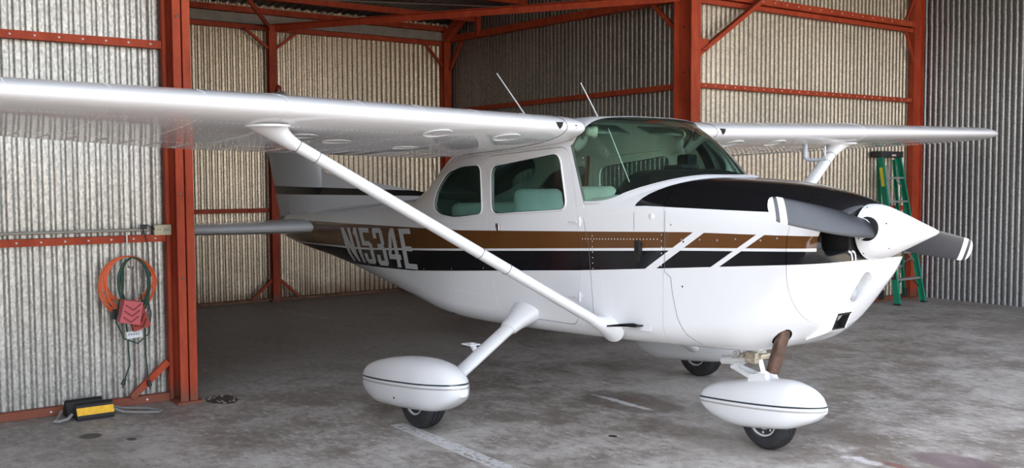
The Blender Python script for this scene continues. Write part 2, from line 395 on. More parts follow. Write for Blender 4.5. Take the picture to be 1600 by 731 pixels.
def roofz(x): return 3.86 + 0.05*(x + 8.4)
corr('wall_left', GALV_L, (XL, YLW), (XL, YBAY0), 0.0, roofz(XL)+0.03, (1, 0))
corr('wall_right_rear', GALV_F, (XR, YBAY1-0.02), (XR, YRW), 0.0, roofz(XR)+0.03, (1, 0))
corr('wall_back', GALV_B, (XBK, YBAY0), (XBK, YBAY1), 0.0, roofz(XBK)+0.03, (1, 0))
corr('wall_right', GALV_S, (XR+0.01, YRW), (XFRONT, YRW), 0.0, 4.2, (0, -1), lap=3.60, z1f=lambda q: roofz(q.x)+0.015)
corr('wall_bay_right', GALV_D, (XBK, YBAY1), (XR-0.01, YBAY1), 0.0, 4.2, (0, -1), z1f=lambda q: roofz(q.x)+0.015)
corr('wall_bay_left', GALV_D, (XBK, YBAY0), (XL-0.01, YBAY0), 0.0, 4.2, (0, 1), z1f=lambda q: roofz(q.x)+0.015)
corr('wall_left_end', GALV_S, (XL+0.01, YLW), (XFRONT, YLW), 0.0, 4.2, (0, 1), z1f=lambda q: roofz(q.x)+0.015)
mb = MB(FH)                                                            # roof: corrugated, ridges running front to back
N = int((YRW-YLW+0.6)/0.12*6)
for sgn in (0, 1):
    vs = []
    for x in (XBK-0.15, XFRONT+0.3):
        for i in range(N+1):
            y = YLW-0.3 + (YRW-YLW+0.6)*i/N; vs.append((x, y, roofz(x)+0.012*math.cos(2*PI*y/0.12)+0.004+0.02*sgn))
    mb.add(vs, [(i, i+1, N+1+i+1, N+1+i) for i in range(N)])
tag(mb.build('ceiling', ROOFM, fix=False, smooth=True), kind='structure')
mb = MB(FH); mb.add([(XBK-0.3, YLW-0.3, 0), (XFRONT+7.3, YLW-0.3, 0), (XFRONT+7.3, YRW+0.3, 0), (XBK-0.3, YRW+0.3, 0)], [(0,1,2,3)])
mb.add([(XBK-0.3, YLW-0.3, -0.15), (XFRONT+7.3, YLW-0.3, -0.15), (XFRONT+7.3, YRW+0.3, -0.15), (XBK-0.3, YRW+0.3, -0.15)], [(3,2,1,0)])
tag(mb.build('floor', CONC, fix=False), kind='structure')
DIRT = simple('dry_ground', (0.44, 0.37, 0.29), 0.9, var=0.2, vscale=1.5, bump=0.3, bscale=12)
mb = MB(FH); mb.box(-60, 90, -80, 80, -0.5, -0.16); tag(mb.build('ground', DIRT), kind='structure')

# ---- red steel frame, every member a thing of its own
def ibeam(name, x, y, z0, z1, web, w, d, label, group=None, base=True, bolts=()):
    """web: axis along which the depth d runs"""
    mb = MB(FH); t = 0.012
    def bx(cx, cy, sx, sy): mb.box(x+cx-sx/2, x+cx+sx/2, y+cy-sy/2, y+cy+sy/2, z0, z1)
    if web == 'xx':
        for q in (-1, 1): bx(-d/2+t/2, q*(w/4+.003), t, w/2-.006); bx(d/2-t/2, q*(w/4+.003), t, w/2-.006); bx(0, q*.009, d-2*t, 0.006)
    elif web == 'x': bx(-d/2+t/2, 0, t, w); bx(d/2-t/2, 0, t, w); bx(0, 0, d-2*t, 0.008)
    else: bx(0, -d/2+t/2, w, t); bx(0, d/2-t/2, w, t); bx(0, 0, 0.008, d-2*t)
    root = empty(name, FH((x, y, z0)), label, 'steel column', group)
    mb.build('shaft', RED, root)
    if base:
        b = MB(FH); sx = (w if web == 'y' else d)/2+0.03; sy = (d if web == 'y' else w)/2+0.03; b.box(x-sx, x+sx, y-sy, y+sy, 0.0, 0.015); b.build('base_plate', RED, root)
    for (bxp, byp, bz, ax) in bolts:
        b = MB(FH); b.lathe([(0, 0.011), (0.007, 0.011), (0.009, 0.006)], (bxp, byp, bz), ax, n=6); b.build('bolt', OILY, root)
    return root
def member(name, p0, p1, label, w=0.06, h=0.055, kind='angle', cat='steel beam', screws=0, face=(1,0,0), group=None, up=(0,0,1)):
    mb = MB(FH)
    if kind == 'angle': mb.angle(p0, p1, w, 0.006, up=up)
    elif kind == 'c':
        p0, p1 = Vector(p0), Vector(p1); f = Vector(face); n = (p1-p0).normalized()
        u = n.cross(f).normalized()
        if u.z < 0: u = -u
        c = (p0+p1)/2; L = (p1-p0).length
        mb.obox(c+f*0.003, n, f, u, L, 0.006, h)
        mb.obox(c+u*(h/2-0.003)-f*(w/2), n, f, u, L, w, 0.006); mb.obox(c-u*(h/2-0.003)-f*(w/2), n, f, u, L, w, 0.006)
    else: mb.bar(p0, p1, w, h, up=up)
    if screws:
        root = empty(name, FH(Vector(p0)+(Vector(p1)-Vector(p0))*0.5 - Vector((0,0,h/2))), label, cat, group)
        mb.build('rail', RED, root)
        p0, p1, f = Vector(p0), Vector(p1), Vector(face)
        for i in range(screws):
            q = p0 + (p1-p0)*((i+0.5)/screws) + f*0.006
            b = MB(FH); b.lathe([(0, 0.008), (0.004, 0.007), (0.006, 0.003)], q, f, n=8); b.build('screw', SCREW, root)
        return root
    o = mb.build(name, RED); return tag(o, label, cat, group)
SCREW = simple('screw_head', (0.75, 0.75, 0.72), 0.4)
ibeam('steel_column', -3.165, -2.386, 0.0, roofz(-3.2)-0.06, 'xx', 0.122, 0.23, 'broad red steel column beside the coiled orange cord, at the edge of the tail bay',
      bolts=[(-3.048, -2.42, z, (1,0,0)) for z in (2.75, 2.1, 1.5, 0.9)])
b_ = MB(FH); b_.box(-3.262, -3.205, -2.475, -2.452, 0.0, roofz(-3.2)-0.08)
tag(b_.build('steel_angle', RED), 'narrow dark red steel upright closing the left wall panel beside the broad column', 'steel post')
ibeam('steel_column', -3.475, 3.065, 0.0, roofz(-3.5)-0.06, 'x', 0.14, 0.26, 'broad red steel column standing behind the cabin roof, with bolts in its dark web',
      bolts=[(-3.52, 3.058, z, (0,-1,0)) for z in (2.42, 2.72, 3.2, 3.5)] + [(-3.44, 3.058, z, (0,-1,0)) for z in (2.42, 2.72, 3.2, 3.5)])
ibeam('steel_column', -3.515, 7.345, 0.0, roofz(-3.5)-0.06, 'y', 0.08, 0.22, 'red steel column in the right corner behind the green stepladder',
      bolts=[(-3.508, 7.32, z, (1,0,0)) for z in (1.6, 2.6, 3.2, 3.45)])
ibeam('steel_column', -8.33, 0.405, 0.0, 3.60, 'x', 0.10, 0.10, 'thin red steel post in the middle of the back wall behind the tail')
ibeam('steel_column', -8.34, 3.07, 0.0, roofz(-8.3)-0.1, 'x', 0.12, 0.12, 'red steel post in the back right corner of the tail bay')
# left wall rails
G = 'c'
member('wall_rail', (-3.215, YLW+0.02, 2.565), (-3.215, -2.48, 2.565), 'red steel rail across the left wall above the near wing', w=0.05, h=0.055, kind='c', screws=34)
member('wall_rail', (-3.215, YLW+0.02, 1.187), (-3.215, -2.48, 1.187), 'red steel rail across the left wall from which the cords hang', w=0.05, h=0.05, kind='c', screws=34)
member('wall_rail', (-3.215, YLW+0.02, 0.03), (-3.215, -2.48, 0.03), 'red steel sill along the floor under the left wall', w=0.05, h=0.055, kind='c', screws=16)
member('steel_brace', (-3.20, -2.49, 0.29), (-3.20, -2.75, 0.06), 'short slanting red brace at the foot of the left wall beside the column', w=0.035, h=0.045, kind='bar', cat='steel brace')
# right rear wall
member('wall_rail', (-3.50, 3.13, 2.597), (-3.50, 7.225, 2.597), 'red steel rail across the bright wall just above the far wing', w=0.05, h=0.052, kind='c', screws=26)
member('wall_beam', (-3.47, 3.13, 3.575), (-3.47, 7.225, 3.575), 'upper double red beam across the bright right wall', w=0.09, h=0.07, kind='c', screws=20)
member('wall_beam', (-3.50, 3.13, 3.50), (-3.50, 7.225, 3.50), 'lower red beam directly below the upper beam of the bright right wall', w=0.04, h=0.05, kind='c')
member('wall_rail', (-3.50, 3.13, 1.2), (-3.50, 7.225, 1.2), 'red steel rail low on the bright right wall behind the airplane nose and ladder', w=0.05, h=0.052, kind='c')
member('wall_rail', (-3.50, 3.13, 0.03), (-3.50, 7.225, 0.03), 'red steel sill at floor level behind the ladder feet', w=0.05, h=0.055, kind='c')
member('long_brace', (-3.41, 3.13, 2.93), (-3.41, 4.15, 3.60), 'long slanting red brace rising right from the column behind the cabin', w=0.07, h=0.065, cat='steel brace', kind='angle')
b_ = MB(FH); b_.box(-3.42, -3.36, 3.14, 3.27, 2.95, 3.07); b_.build('bracket_plate', RED, bpy.data.objects['long_brace']); bpy.data.objects['long_brace'].name = 'steel_brace'
member('steel_brace', (-3.47, 7.02, 3.47), (-3.47, 7.225, 3.06), 'small red knee brace below the beam in the right corner', w=0.03, h=0.03, kind='bar', cat='steel brace')
member('steel_brace', (-3.47, 7.02, 3.62), (-3.47, 7.225, 3.95), 'small red knee brace above the beam in the right corner', w=0.03, h=0.03, kind='bar', cat='steel brace')
# back wall
member('wall_beam', (-8.36, YBAY0, 3.565), (-8.36, 3.0, 3.565), 'red eaves beam along the top of the back wall', w=0.05, h=0.06, kind='c', screws=0)
BEAMG = simple('grey_painted_beam', (0.32, 0.29, 0.26), 0.6, var=0.15)
b_ = MB(FH); b_.box(-8.40, -8.33, YBAY0, 3.02, 3.60, 3.72); tag(b_.build('eaves_board', BEAMG), 'plain grey board above the red eaves beam of the back wall', 'beam')
member('wall_rail', (-8.37, YBAY0, 1.20), (-8.37, 0.35, 1.20), 'red rail across the back wall left of the thin middle post', w=0.04, h=0.055, kind='c')
b_ = MB(FH); b_.box(-8.44, -8.36, YBAY0, 3.05, 0.0, 0.035); tag(b_.build('sill', simple('dirty_sill', (0.20, 0.10, 0.065), 0.9, var=0.3)), 'rusty dirt-covered sill at the foot of the back wall', 'sill')
for s, nm in ((-1, 'left'), (1, 'right')):
    member('steel_brace', (-8.32, 0.405+s*0.05, 3.30), (-8.32, 0.405+s*0.36, 3.54), f'short red knee brace at the top {nm} of the middle back post', w=0.035, h=0.035, kind='bar', cat='steel brace')
    member('steel_brace', (-8.32, 0.405+s*0.05, 0.29), (-8.32, 0.405+s*0.33, 0.04), f'short red foot brace at the bottom {nm} of the middle back post', w=0.035, h=0.035, kind='bar', cat='steel brace')
member('steel_brace', (-8.32, 2.72, 3.53), (-8.32, 3.0, 3.24), 'short red knee brace on the back wall beside the corner post', w=0.035, h=0.035, kind='bar', cat='steel brace')
member('steel_brace', (-7.95, 3.10, 3.56), (-8.27, 3.10, 3.18), 'short red knee brace on the dark side wall beside the corner post', w=0.035, h=0.035, kind='bar', cat='steel brace')
# dark side wall of the tail bay
member('wall_rail', (XBK+0.1, 3.10, 2.585), (-3.60, 3.10, 2.585), 'red rail across the dark side wall behind the cabin roof antennas', w=0.05, h=0.058, kind='c', face=(0,-1,0))
member('wall_rail', (XBK+0.1, 3.10, 1.20), (-3.60, 3.10, 1.20), 'red rail low on the dark side wall, seen through the cabin', w=0.05, h=0.058, kind='c', face=(0,-1,0))
member('roof_truss_chord', (XBK+0.1, 3.06, 3.62), (-3.60, 3.06, 3.53), 'heavy dark red truss chord along the top of the dark side wall', w=0.09, h=0.085, kind='c', face=(0,-1,0), cat='steel beam')
member('steel_brace', (-3.62, 3.08, 3.16), (-4.12, 3.08, 3.60), 'red knee brace on the dark side wall against the broad bolted column', w=0.04, h=0.04, kind='bar', cat='steel brace')
member('truss_web', (-7.45, 3.05, 3.58), (-7.45, 3.05, roofz(-7.5)), 'short upright red strut of the roof truss on the dark side wall', w=0.06, h=0.05, kind='bar', cat='steel strut', up=(1,0,0))
member('truss_web', (-8.25, 3.02, 3.62), (-7.75, 3.02, roofz(-7.7)), 'dark red sloping strut in the top corner of the tail bay', w=0.10, h=0.12, kind='bar', cat='steel strut')
# horizontal roof bracing from the middle back post
member('roof_brace', (-8.28, 0.44, 3.60), (-3.5, 2.98, 3.53), 'long red roof brace running from the middle back post to the bolted column', w=0.075, h=0.06, cat='steel brace')
member('roof_brace', (-8.28, 0.37, 3.60), (-3.15, -2.30, 3.53), 'long red roof brace running from the middle back post to the left column', w=0.065, h=0.06, cat='steel brace')
for k, (x, lab) in enumerate(((-8.28, 'red roof purlin right above the back wall eaves'), (-7.5, 'second red roof purlin forward of the back wall'), (-6.3, 'third red roof purlin over the tail'), (-5.0, 'fourth red roof purlin over the tail bay'))):
    member('roof_purlin', (x, YBAY0+0.02, roofz(x)-(0.10 if k == 0 else 0.10)), (x, 3.05, roofz(x)-0.10), lab, w=0.06, h=0.07, kind='c', cat='roof purlin')
WIRE = simple('thin_dark_wire', (0.25, 0.22, 0.19), 0.5, metal=0.5)
b_ = MB(FH); b_.tube([(-8.2, -2.3, 3.70), (-7.0, 0.4, 3.735), (-6.0, 3.0, 3.74)], 0.006, 6); tag(b_.build('roof_tie_rod', WIRE), 'thin tie rod crossing below the dark roof of the tail bay', 'rod')

# ================================================================== AIRPLANE
AP = empty('airplane', (-2.5, 0, 0), 'white four-seat high-wing airplane with brown and black stripes, registration on its tail', 'airplane')
def interp(x, xs, ys):
    if x <= xs[0]: return ys[0]
    for i in range(len(xs)-1):
        if x <= xs[i+1]:
            t = (x-xs[i])/(xs[i+1]-xs[i]); return ys[i]*(1-t)+ys[i+1]*t
    return ys[-1]
def smooth_interp(x, xs, ys):
    # monotone-ish cubic
    if x <= xs[0]: return ys[0]
    if x >= xs[-1]: return ys[-1]
    for i in range(len(xs)-1):
        if x <= xs[i+1]:
            h = xs[i+1]-xs[i]; t = (x-xs[i])/h
            def sl(j):
                if j <= 0: return (ys[1]-ys[0])/(xs[1]-xs[0])
                if j >= len(xs)-1: return (ys[-1]-ys[-2])/(xs[-1]-xs[-2])
                a = (ys[j]-ys[j-1])/(xs[j]-xs[j-1]); b = (ys[j+1]-ys[j])/(xs[j+1]-xs[j])
                return 0 if a*b <= 0 else 2*a*b/(a+b)
            m0, m1 = sl(i)*h, sl(i+1)*h
            return (2*t**3-3*t*t+1)*ys[i] + (t**3-2*t*t+t)*m0 + (-2*t**3+3*t*t)*ys[i+1] + (t**3-t*t)*m1
# aft shell stations (x, half width, z bottom, z top, rbh, rbv, rth, rtv)
AFT = [(-6.30,.085,1.17,1.44,.084,.13,.084,.13), (-5.75,.165,1.075,1.47,.16,.20,.16,.18), (-5.1,.235,.99,1.50,.22,.24,.23,.20), (-4.6,.29,.915,1.515,.26,.26,.27,.21),
       (-4.0,.355,.82,1.53,.27,.25,.31,.21), (-3.5,.41,.745,1.545,.26,.22,.33,.21), (-3.2,.44,.705,1.575,.24,.20,.33,.22), (-3.0,.462,.68,1.65,.22,.18,.31,.26),
       (-2.8,.485,.655,1.755,.20,.16,.28,.30), (-2.6,.505,.635,1.86,.18,.15,.24,.30), (-2.3,.525,.615,1.965,.17,.14,.19,.27), (-1.9,.53,.605,2.03,.16,.13,.15,.24),
       (-1.4,.53,.60,2.055,.16,.13,.14,.22), (-0.84,.53,.603,2.03,.16,.13,.14,.22)]
FWD = [(-0.84,.53,.603,1.625,.16,.13,.30,.21), (-0.5,.53,.605,1.62,.17,.14,.31,.21), (-0.16,.515,.61,1.612,.18,.15,.34,.22), (0.0,.503,.61,1.602,.20,.16,.36,.23),
       (0.3,.482,.612,1.572,.24,.20,.40,.25), (0.46,.470,.648,1.549,.30,.26,.42,.27), (0.58,.462,.705,1.525,.35,.31,.43,.28), (0.66,.455,.765,1.506,.40,.33,.435,.28), (0.73,.444,.845,1.484,.42,.31,.43,.28),
       (0.785,.425,.92,1.462,.41,.27,.41,.26), (0.815,.402,.965,1.443,.39,.23,.39,.24), (0.832,.375,1.0,1.424,.36,.20,.36,.21)]
def params(T, x): return [smooth_interp(x, [r[0] for r in T], [r[k] for r in T]) for k in range(1, 8)]
def ring(T, x, inset=0.0, xs=None, n1=5, n2=9, n3=10, n4=11, n5=6):
    w, zb, zt, rbh, rbv, rth, rtv = params(T, x)
    w -= inset; zb += inset; zt -= inset; rbh = min(max(rbh-inset, .01), w-.001); rth = min(max(rth-inset, .01), w-.001); rbv = max(rbv-inset, .01); rtv = max(rtv-inset, .01)
    H = []
    for i in range(n1): H.append(((w-rbh)*i/n1, zb))
    for i in range(n2): a = PI/2*i/n2; H.append((w-rbh+rbh*math.sin(a), zb+rbv*(1-math.cos(a))))
    z0, z1 = zb+rbv, zt-rtv
    for i in range(n3): H.append((w, z0+(z1-z0)*i/n3))
    for i in range(n4): a = PI/2*i/n4; H.append((w-rth+rth*math.cos(a), z1+rtv*math.sin(a)))
    for i in range(n5+1): H.append(((w-rth)*(1-i/n5), zt))
    pts = H + [(-y, z) for y, z in H[-2:0:-1]]
    out = []
    for y, z in pts: out.append((x if xs is None else xs(x, y, z), y, z))
    return out
def rake(x, y, z):
    f = max(0.0, min(1.0, (x+1.35)/0.51)); return x - 0.335*max(0.0, z-1.47)*f
def yside(x, z, T=None):
    T = T or (AFT if x < -0.84 else FWD); w, zb, zt, rbh, rbv, rth, rtv = params(T, x)
    if z > zt-rtv: q = min(1, (z-(zt-rtv))/rtv); return w-rth+rth*math.sqrt(max(0, 1-q*q))
    if z < zb+rbv: q = min(1, ((zb+rbv)-z)/rbv); return w-rbh+rbh*math.sqrt(max(0, 1-q*q))
    return w
def ztopf(x, y, T=None):
    T = T or (AFT if x < -0.84 else FWD); w, zb, zt, rbh, rbv, rth, rtv = params(T, x); y = abs(y)
    if y <= w-rth: return zt
    q = min(1, (y-(w-rth))/rth); return zt-rtv+rtv*math.sqrt(max(0, 1-q*q))
def zbotf(x, y, T=None):
    T = T or (AFT if x < -0.84 else FWD); w, zb, zt, rbh, rbv, rth, rtv = params(T, x); y = abs(y)
    if y <= w-rbh: return zb
    q = min(1, (y-(w-rbh))/rbh); return zb+rbv-rbv*math.sqrt(max(0, 1-q*q))
def frange(a, b, n): return [a+(b-a)*i/n for i in range(n+1)]
def chaikin(P, it=2, keep=0.25):
    for _ in range(it):
        Q = []
        for i in range(len(P)):
            a, b = P[i], P[(i+1) % len(P)]; Q.append((a[0]*(1-keep)+b[0]*keep, a[1]*(1-keep)+b[1]*keep)); Q.append((a[0]*keep+b[0]*(1-keep), a[1]*keep+b[1]*(1-keep)))
        P = Q
    return P
def roundpoly(P, r, seg=6):
    Q = []; n = len(P)
    for i in range(n):
        p = Vector(P[i]); a = (Vector(P[i-1])-p); b = (Vector(P[(i+1) % n])-p); rr = min(r, a.length*0.45, b.length*0.45)
        a.normalize(); b.normalize()
        for k in range(seg+1):
            t = k/seg; q = (p+a*rr)*(1-t)**2 + p*2*t*(1-t) + (p+b*rr)*t*t; Q.append((q.x, q.y))
    return Q
def dense(P, step=0.03):
    Q = []
    for i in range(len(P)):
        a, b = Vector(P[i]), Vector(P[(i+1) % len(P)]); n = max(1, int((b-a).length/step))
        for k in range(n): q = a+(b-a)*k/n; Q.append((q.x, q.y))
    return Q
def scalepoly(P, d):
    cx = sum(p[0] for p in P)/len(P); cz = sum(p[1] for p in P)/len(P); Q = []
    for p in P:
        v = Vector((p[0]-cx, p[1]-cz)); L = v.length; v = v*(1+d/L); Q.append((cx+v.x, cz+v.y))
    return Q
WIN = roundpoly([(-1.822,1.748),(-1.815,1.413),(-1.010,1.437),(-1.083,1.802)], 0.075)
DOOR = roundpoly([(-1.905,1.825),(-1.868,1.25),(-1.80,.87),(-1.70,.70),(-0.885,.685),(-0.872,1.02),(-0.905,1.46),(-0.985,1.845)], 0.09)
QWIN = roundpoly([(-1.965,1.765),(-1.945,1.413),(-2.30,1.395),(-2.52,1.42),(-2.615,1.475),(-2.555,1.60),(-2.40,1.725),(-2.2,1.765)], 0.06)
RWIN = roundpoly([(-3.09,-.36),(-2.62,-.475),(-2.50,-.44),(-2.50,.44),(-2.62,.475),(-3.09,.36)], 0.08)
def bmesh_obj(mb, mat): return mb.build('tmp', mat)
def boolean(ob, cut, op, solver='EXACT'):
    m = ob.modifiers.new('b', 'BOOLEAN'); m.operation = op; m.solver = solver; m.object = cut
    bpy.context.view_layer.update()
    dg = bpy.context.evaluated_depsgraph_get(); me = bpy.data.meshes.new_from_object(ob.evaluated_get(dg)); ob.modifiers.clear(); old = ob.data; ob.data = me; bpy.data.meshes.remove(old)
def cutter(poly, a, b, axis='y'):
    mb = MB(FB); mb.prism(poly, a, b, axis); o = mb.build('cut', BLACK); return o
def kill(o): bpy.data.objects.remove(o, do_unlink=True)
# --- aft shell, hollow
xs_out = frange(-6.30, -5.8, 5)[:-1] + frange(-5.8, -3.4, 20)[:-1] + frange(-3.4, -2.2, 18)[:-1] + frange(-2.2, -0.84, 16)
xs_in = frange(-3.35, -2.2, 14)[:-1] + frange(-2.2, -0.84, 12)
mb = MB(FB)
out = [ring(AFT, x, xs=rake) for x in xs_out]; inn = [ring(AFT, x, 0.022, xs=rake) for x in xs_in]
n = len(out[0]); vs = [p for r in out for p in r]; fs = []
for i in range(len(out)-1):
    for k in range(n): fs.append((i*n+k, i*n+(k+1) % n, (i+1)*n+(k+1) % n, (i+1)*n+k))
fs.append(tuple(range(n-1, -1, -1))); mb.add(vs, fs)
mb.mi = 1
vs2 = [p for r in inn for p in r]; fs = []
for i in range(len(inn)-1):
    for k in range(n): fs.append((i*n+k, (i+1)*n+k, (i+1)*n+(k+1) % n, i*n+(k+1) % n))
fs.append(tuple(range(n))); mb.add(vs2, fs)
mb.mi = 0
b0 = (len(out)-1)*n; b1 = len(vs)+(len(inn)-1)*n
for k in range(n): mb.f.append([b0+k, b0+(k+1) % n, b1+(k+1) % n, b1+k]); mb.m.append(0)
shell = mb.build('fuselage', [LIVERY, LINER])
doorshell = shell.copy(); doorshell.data = shell.data.copy(); COL.objects.link(doorshell)
c = cutter(WIN, -.8, .8); boolean(doorshell, c, 'DIFFERENCE'); kill(c)
doors = []
for s in (-1, 1):
    d = doorshell.copy(); d.data = doorshell.data.copy(); COL.objects.link(d)
    c = cutter(scalepoly(DOOR, -0.004), min(s*.40, s*.8), max(s*.40, s*.8)); boolean(d, c, 'INTERSECT'); kill(c); d.name = 'cabin_door'; doors.append(d)
kill(doorshell)
c = cutter(DOOR, -.8, .8); boolean(shell, c, 'DIFFERENCE'); kill(c)
c = cutter(QWIN, -.8, .8); boolean(shell, c, 'DIFFERENCE'); kill(c)
c = cutter(RWIN, 1.50, 2.3, 'z'); boolean(shell, c, 'DIFFERENCE'); kill(c)
def adopt(ob, parent, o=None):
    """give an unparented object the part's origin at its own bounds"""
    me = ob.data; M = ob.matrix_basis.copy(); pts = [M @ v.co for v in me.vertices]
    o = Vector(((min(p.x for p in pts)+max(p.x for p in pts))/2, (min(p.y for p in pts)+max(p.y for p in pts))/2, min(p.z for p in pts)))
    for v, p in zip(me.vertices, pts): v.co = p - o
    ob.matrix_basis = Matrix.Identity(4); place(ob, o, parent)
# front body (deck + cowl sides behind the firewall), closed, joined into the fuselage mesh
mb = MB(FB); mb.loft([ring(FWD, x) for x in frange(-0.84, -0.165, 14)], cap0=True, cap1=True)
fb = mb.build('tmp', [LIVERY, LINER])
c = cutter([(-.90,-.507),(-.64,-.492),(-.53,-.452),(-.47,-.39),(-.47,.39),(-.53,.452),(-.64,.492),(-.90,.507)], .665, 1.9, 'z'); boolean(fb, c, 'DIFFERENCE', 'MANIFOLD'); kill(c)
for p_ in fb.data.polygons:
    c_ = fb.matrix_basis @ p_.center
    if c_.x < -.465 and abs(c_.y) < .509 and (c_.z-PITCH*c_.x) > .66 and abs(p_.normal.z) < .5: p_.material_index = 1
bm = bmesh.new(); bm.from_mesh(shell.data); bm.transform(shell.matrix_basis)
b2 = bmesh.new(); b2.from_mesh(fb.data); b2.transform(fb.matrix_basis); me2 = bpy.data.meshes.new('t'); b2.to_mesh(me2); bm.from_mesh(me2); b2.free()
kill(fb); shell.matrix_basis = Matrix.Identity(4); bm.to_mesh(shell.data); bm.free()
adopt(shell, AP); shade(shell, 32)
shell['label'] = 'fuselage with brown and black side stripes'
for s, d in zip((-1, 1), doors): adopt(d, AP); shade(d, 32)
DOORS = doors
# --- cowling and nose cap
def darken(ob, test, along=None):
    """pocket walls left by a cut get near-black colour standing in for the shade inside"""
    ob.data.materials.append(DARK); k = len(ob.data.materials)-1
    for p in ob.data.polygons:
        c_ = ob.matrix_basis @ p.center
        if (along is None or abs(p.normal.dot(along)) < .3) and test(c_.x, c_.y, c_.z - PITCH*c_.x): p.material_index = k
mb = MB(FB); mb.loft([ring(FWD, x) for x in frange(-0.16, 0.655, 16)], cap0=True, cap1=True); cowl = mb.build('cowling', LIVERY)
EXA, EXB = Vector((.556, -.295, .86)), Vector((.462, -.300, .535)); EXD = (EXB-EXA).normalized()
cm = MB(); cm.tube([EXA+EXD*.03, EXB+EXD*.05], .046, 24, sq=1.0); c = cm.build('cut', BLACK); boolean(cowl, c, 'DIFFERENCE', 'MANIFOLD'); kill(c)
darken(cowl, lambda x, y, z: (Vector((x, y, z+PITCH*x))-EXA).cross(EXD).length < .0475 and -.36 < y < -.23, EXD)
adopt(cowl, AP); shade(cowl, 32); cowl['label'] = 'white cowling with glossy black top'
xs_n = [0.66, 0.68, 0.70, 0.72, 0.74, 0.76, 0.78, 0.80, 0.815, 0.825, 0.831]
mb = MB(FB); R_ = [ring(FWD, x) for x in xs_n]
last = R_[-1]; cy, cz = 0, 1.19
for k_, (f, dx) in enumerate(((0.95, 0.007), (0.88, 0.011), (0.75, 0.013), (0.4, 0.014))):
    R_.append([(0.831+dx, cy+(y-cy)*f, cz+(z-cz)*f) for _, y, z in last])
mb.loft(R_, cap0=True, cap1=True); cap = mb.build('tmpcap', LIVERY)
# air inlets each side of the spinner, and the carburettor scoop opening
for s in (-1, 1):
    P = roundpoly([(s*0.17,1.19),(s*0.36,1.165),(s*0.392,1.22),(s*0.375,1.31),(s*0.30,1.36),(s*0.16,1.355),(s*0.19,1.27)], 0.045)
    c = cutter(P, 0.672, 1.1, 'x'); boolean(cap, c, 'DIFFERENCE', 'MANIFOLD'); kill(c)
def inside(p, poly):
    r = False
    for i in range(len(poly)):
        a, b = poly[i-1], poly[i]
        if (a[1] > p[1]) != (b[1] > p[1]) and p[0] < (b[0]-a[0])*(p[1]-a[1])/(b[1]-a[1])+a[0]: r = not r
    return r
PIN = scalepoly([(abs(a), b) for a, b in P], .003)
darken(cap, lambda x, y, z: inside((abs(y), z), PIN) and x > .667)
c = cutter([(-.018+.066*math.cos(a)+.012*math.sin(a), .985+.082*math.sin(a)) for a in frange(0, 2*PI, 28)[:-1]], .743, 1.1, 'x'); boolean(cap, c, 'DIFFERENCE', 'MANIFOLD'); kill(c)
for p in cap.data.polygons:
    c_ = cap.matrix_basis @ p.center
    if abs(c_.y) < .11 and c_.z-PITCH*c_.x < 1.08: p.material_index = 0
cap.name = 'nose_cap'; adopt(cap, AP); shade(cap, 32)
NOSECAP = cap
# --- doors: handle, window, frame, hinges
def patch(outline, s, off=0.0, rings=4, frame=FB, T=None):
    """glass / plate patch that follows the fuselage side"""
    P = dense(outline, 0.03); cx = sum(p[0] for p in P)/len(P); cz = sum(p[1] for p in P)/len(P)
    mb = MB(frame); vs = [(cx, s*(yside(cx, cz)+off), cz)]; fs = []; n = len(P)
    for r in range(1, rings+1):
        for p in P:
            x = cx+(p[0]-cx)*r/rings; z = cz+(p[1]-cz)*r/rings; vs.append((x, s*(yside(x, z)+off), z))
    for k in range(n): fs.append((0, 1+k, 1+(k+1) % n))
    for r in range(rings-1):
        for k in range(n): a = 1+r*n; fs.append((a+k, a+n+k, a+n+(k+1) % n, a+(k+1) % n))
    mb.add(vs, fs); return mb
def edge_tube(outline, s, r, off=0.0, mb=None):
    mb = mb or MB(FB); mb.tube([(p[0], s*(yside(p[0], p[1])+off), p[1]) for p in dense(outline, 0.035)], r, 6, closed=True); return mb
for s, d in zip((-1, 1), DOORS):
    patch(WIN, s, -0.010).build('door_window', GLASS_D, d, smooth=True)
    edge_tube(scalepoly(WIN, 0.012), s, 0.0065, 0.002).build('window_frame', PAINT_W, d, smooth=True)
    edge_tube(WIN, s, 0.004, -0.002).build('window_gasket', BLACK, d)
    y0 = s*0.53
    mb = MB(FB); mb.box(-1.765, -1.735, min(y0, y0+s*.012), max(y0, y0+s*.012), 1.312, 1.345, 0.003); mb.box(-1.742, -1.715, min(y0, y0+s*.022), max(y0, y0+s*.022), 1.290, 1.338, 0.004)
    h = mb.build('door_handle', CHROME, d); h['label'] = 'small chrome door handle'
    for zh in (1.355, 0.872):
        mb = MB(FB); mb.prism(roundpoly([(-0.995, zh), (-0.96, zh-0.016), (-0.86, zh-0.013), (-0.845, zh+0.013), (-0.95, zh+0.016)], 0.012), s*0.528, s*0.536)
        mb.cyl((-0.98, s*0.538, zh), (-0.90, s*0.538, zh), 0.005); mb.cyl((-0.868, s*0.538, zh-0.03), (-0.868, s*0.538, zh+0.03), 0.006); mb.build('hinge', PAINT_W, d, smooth=True)
for s in (-1, 1):
    patch(QWIN, s, -0.010).build('rear_side_window', GLASS_D, AP, smooth=True)
    edge_tube(scalepoly(QWIN, 0.010), s, 0.006, 0.002).build('window_frame', PAINT_W, AP, smooth=True)
    edge_tube(QWIN, s, 0.004, -0.002).build('window_gasket', BLACK, AP)
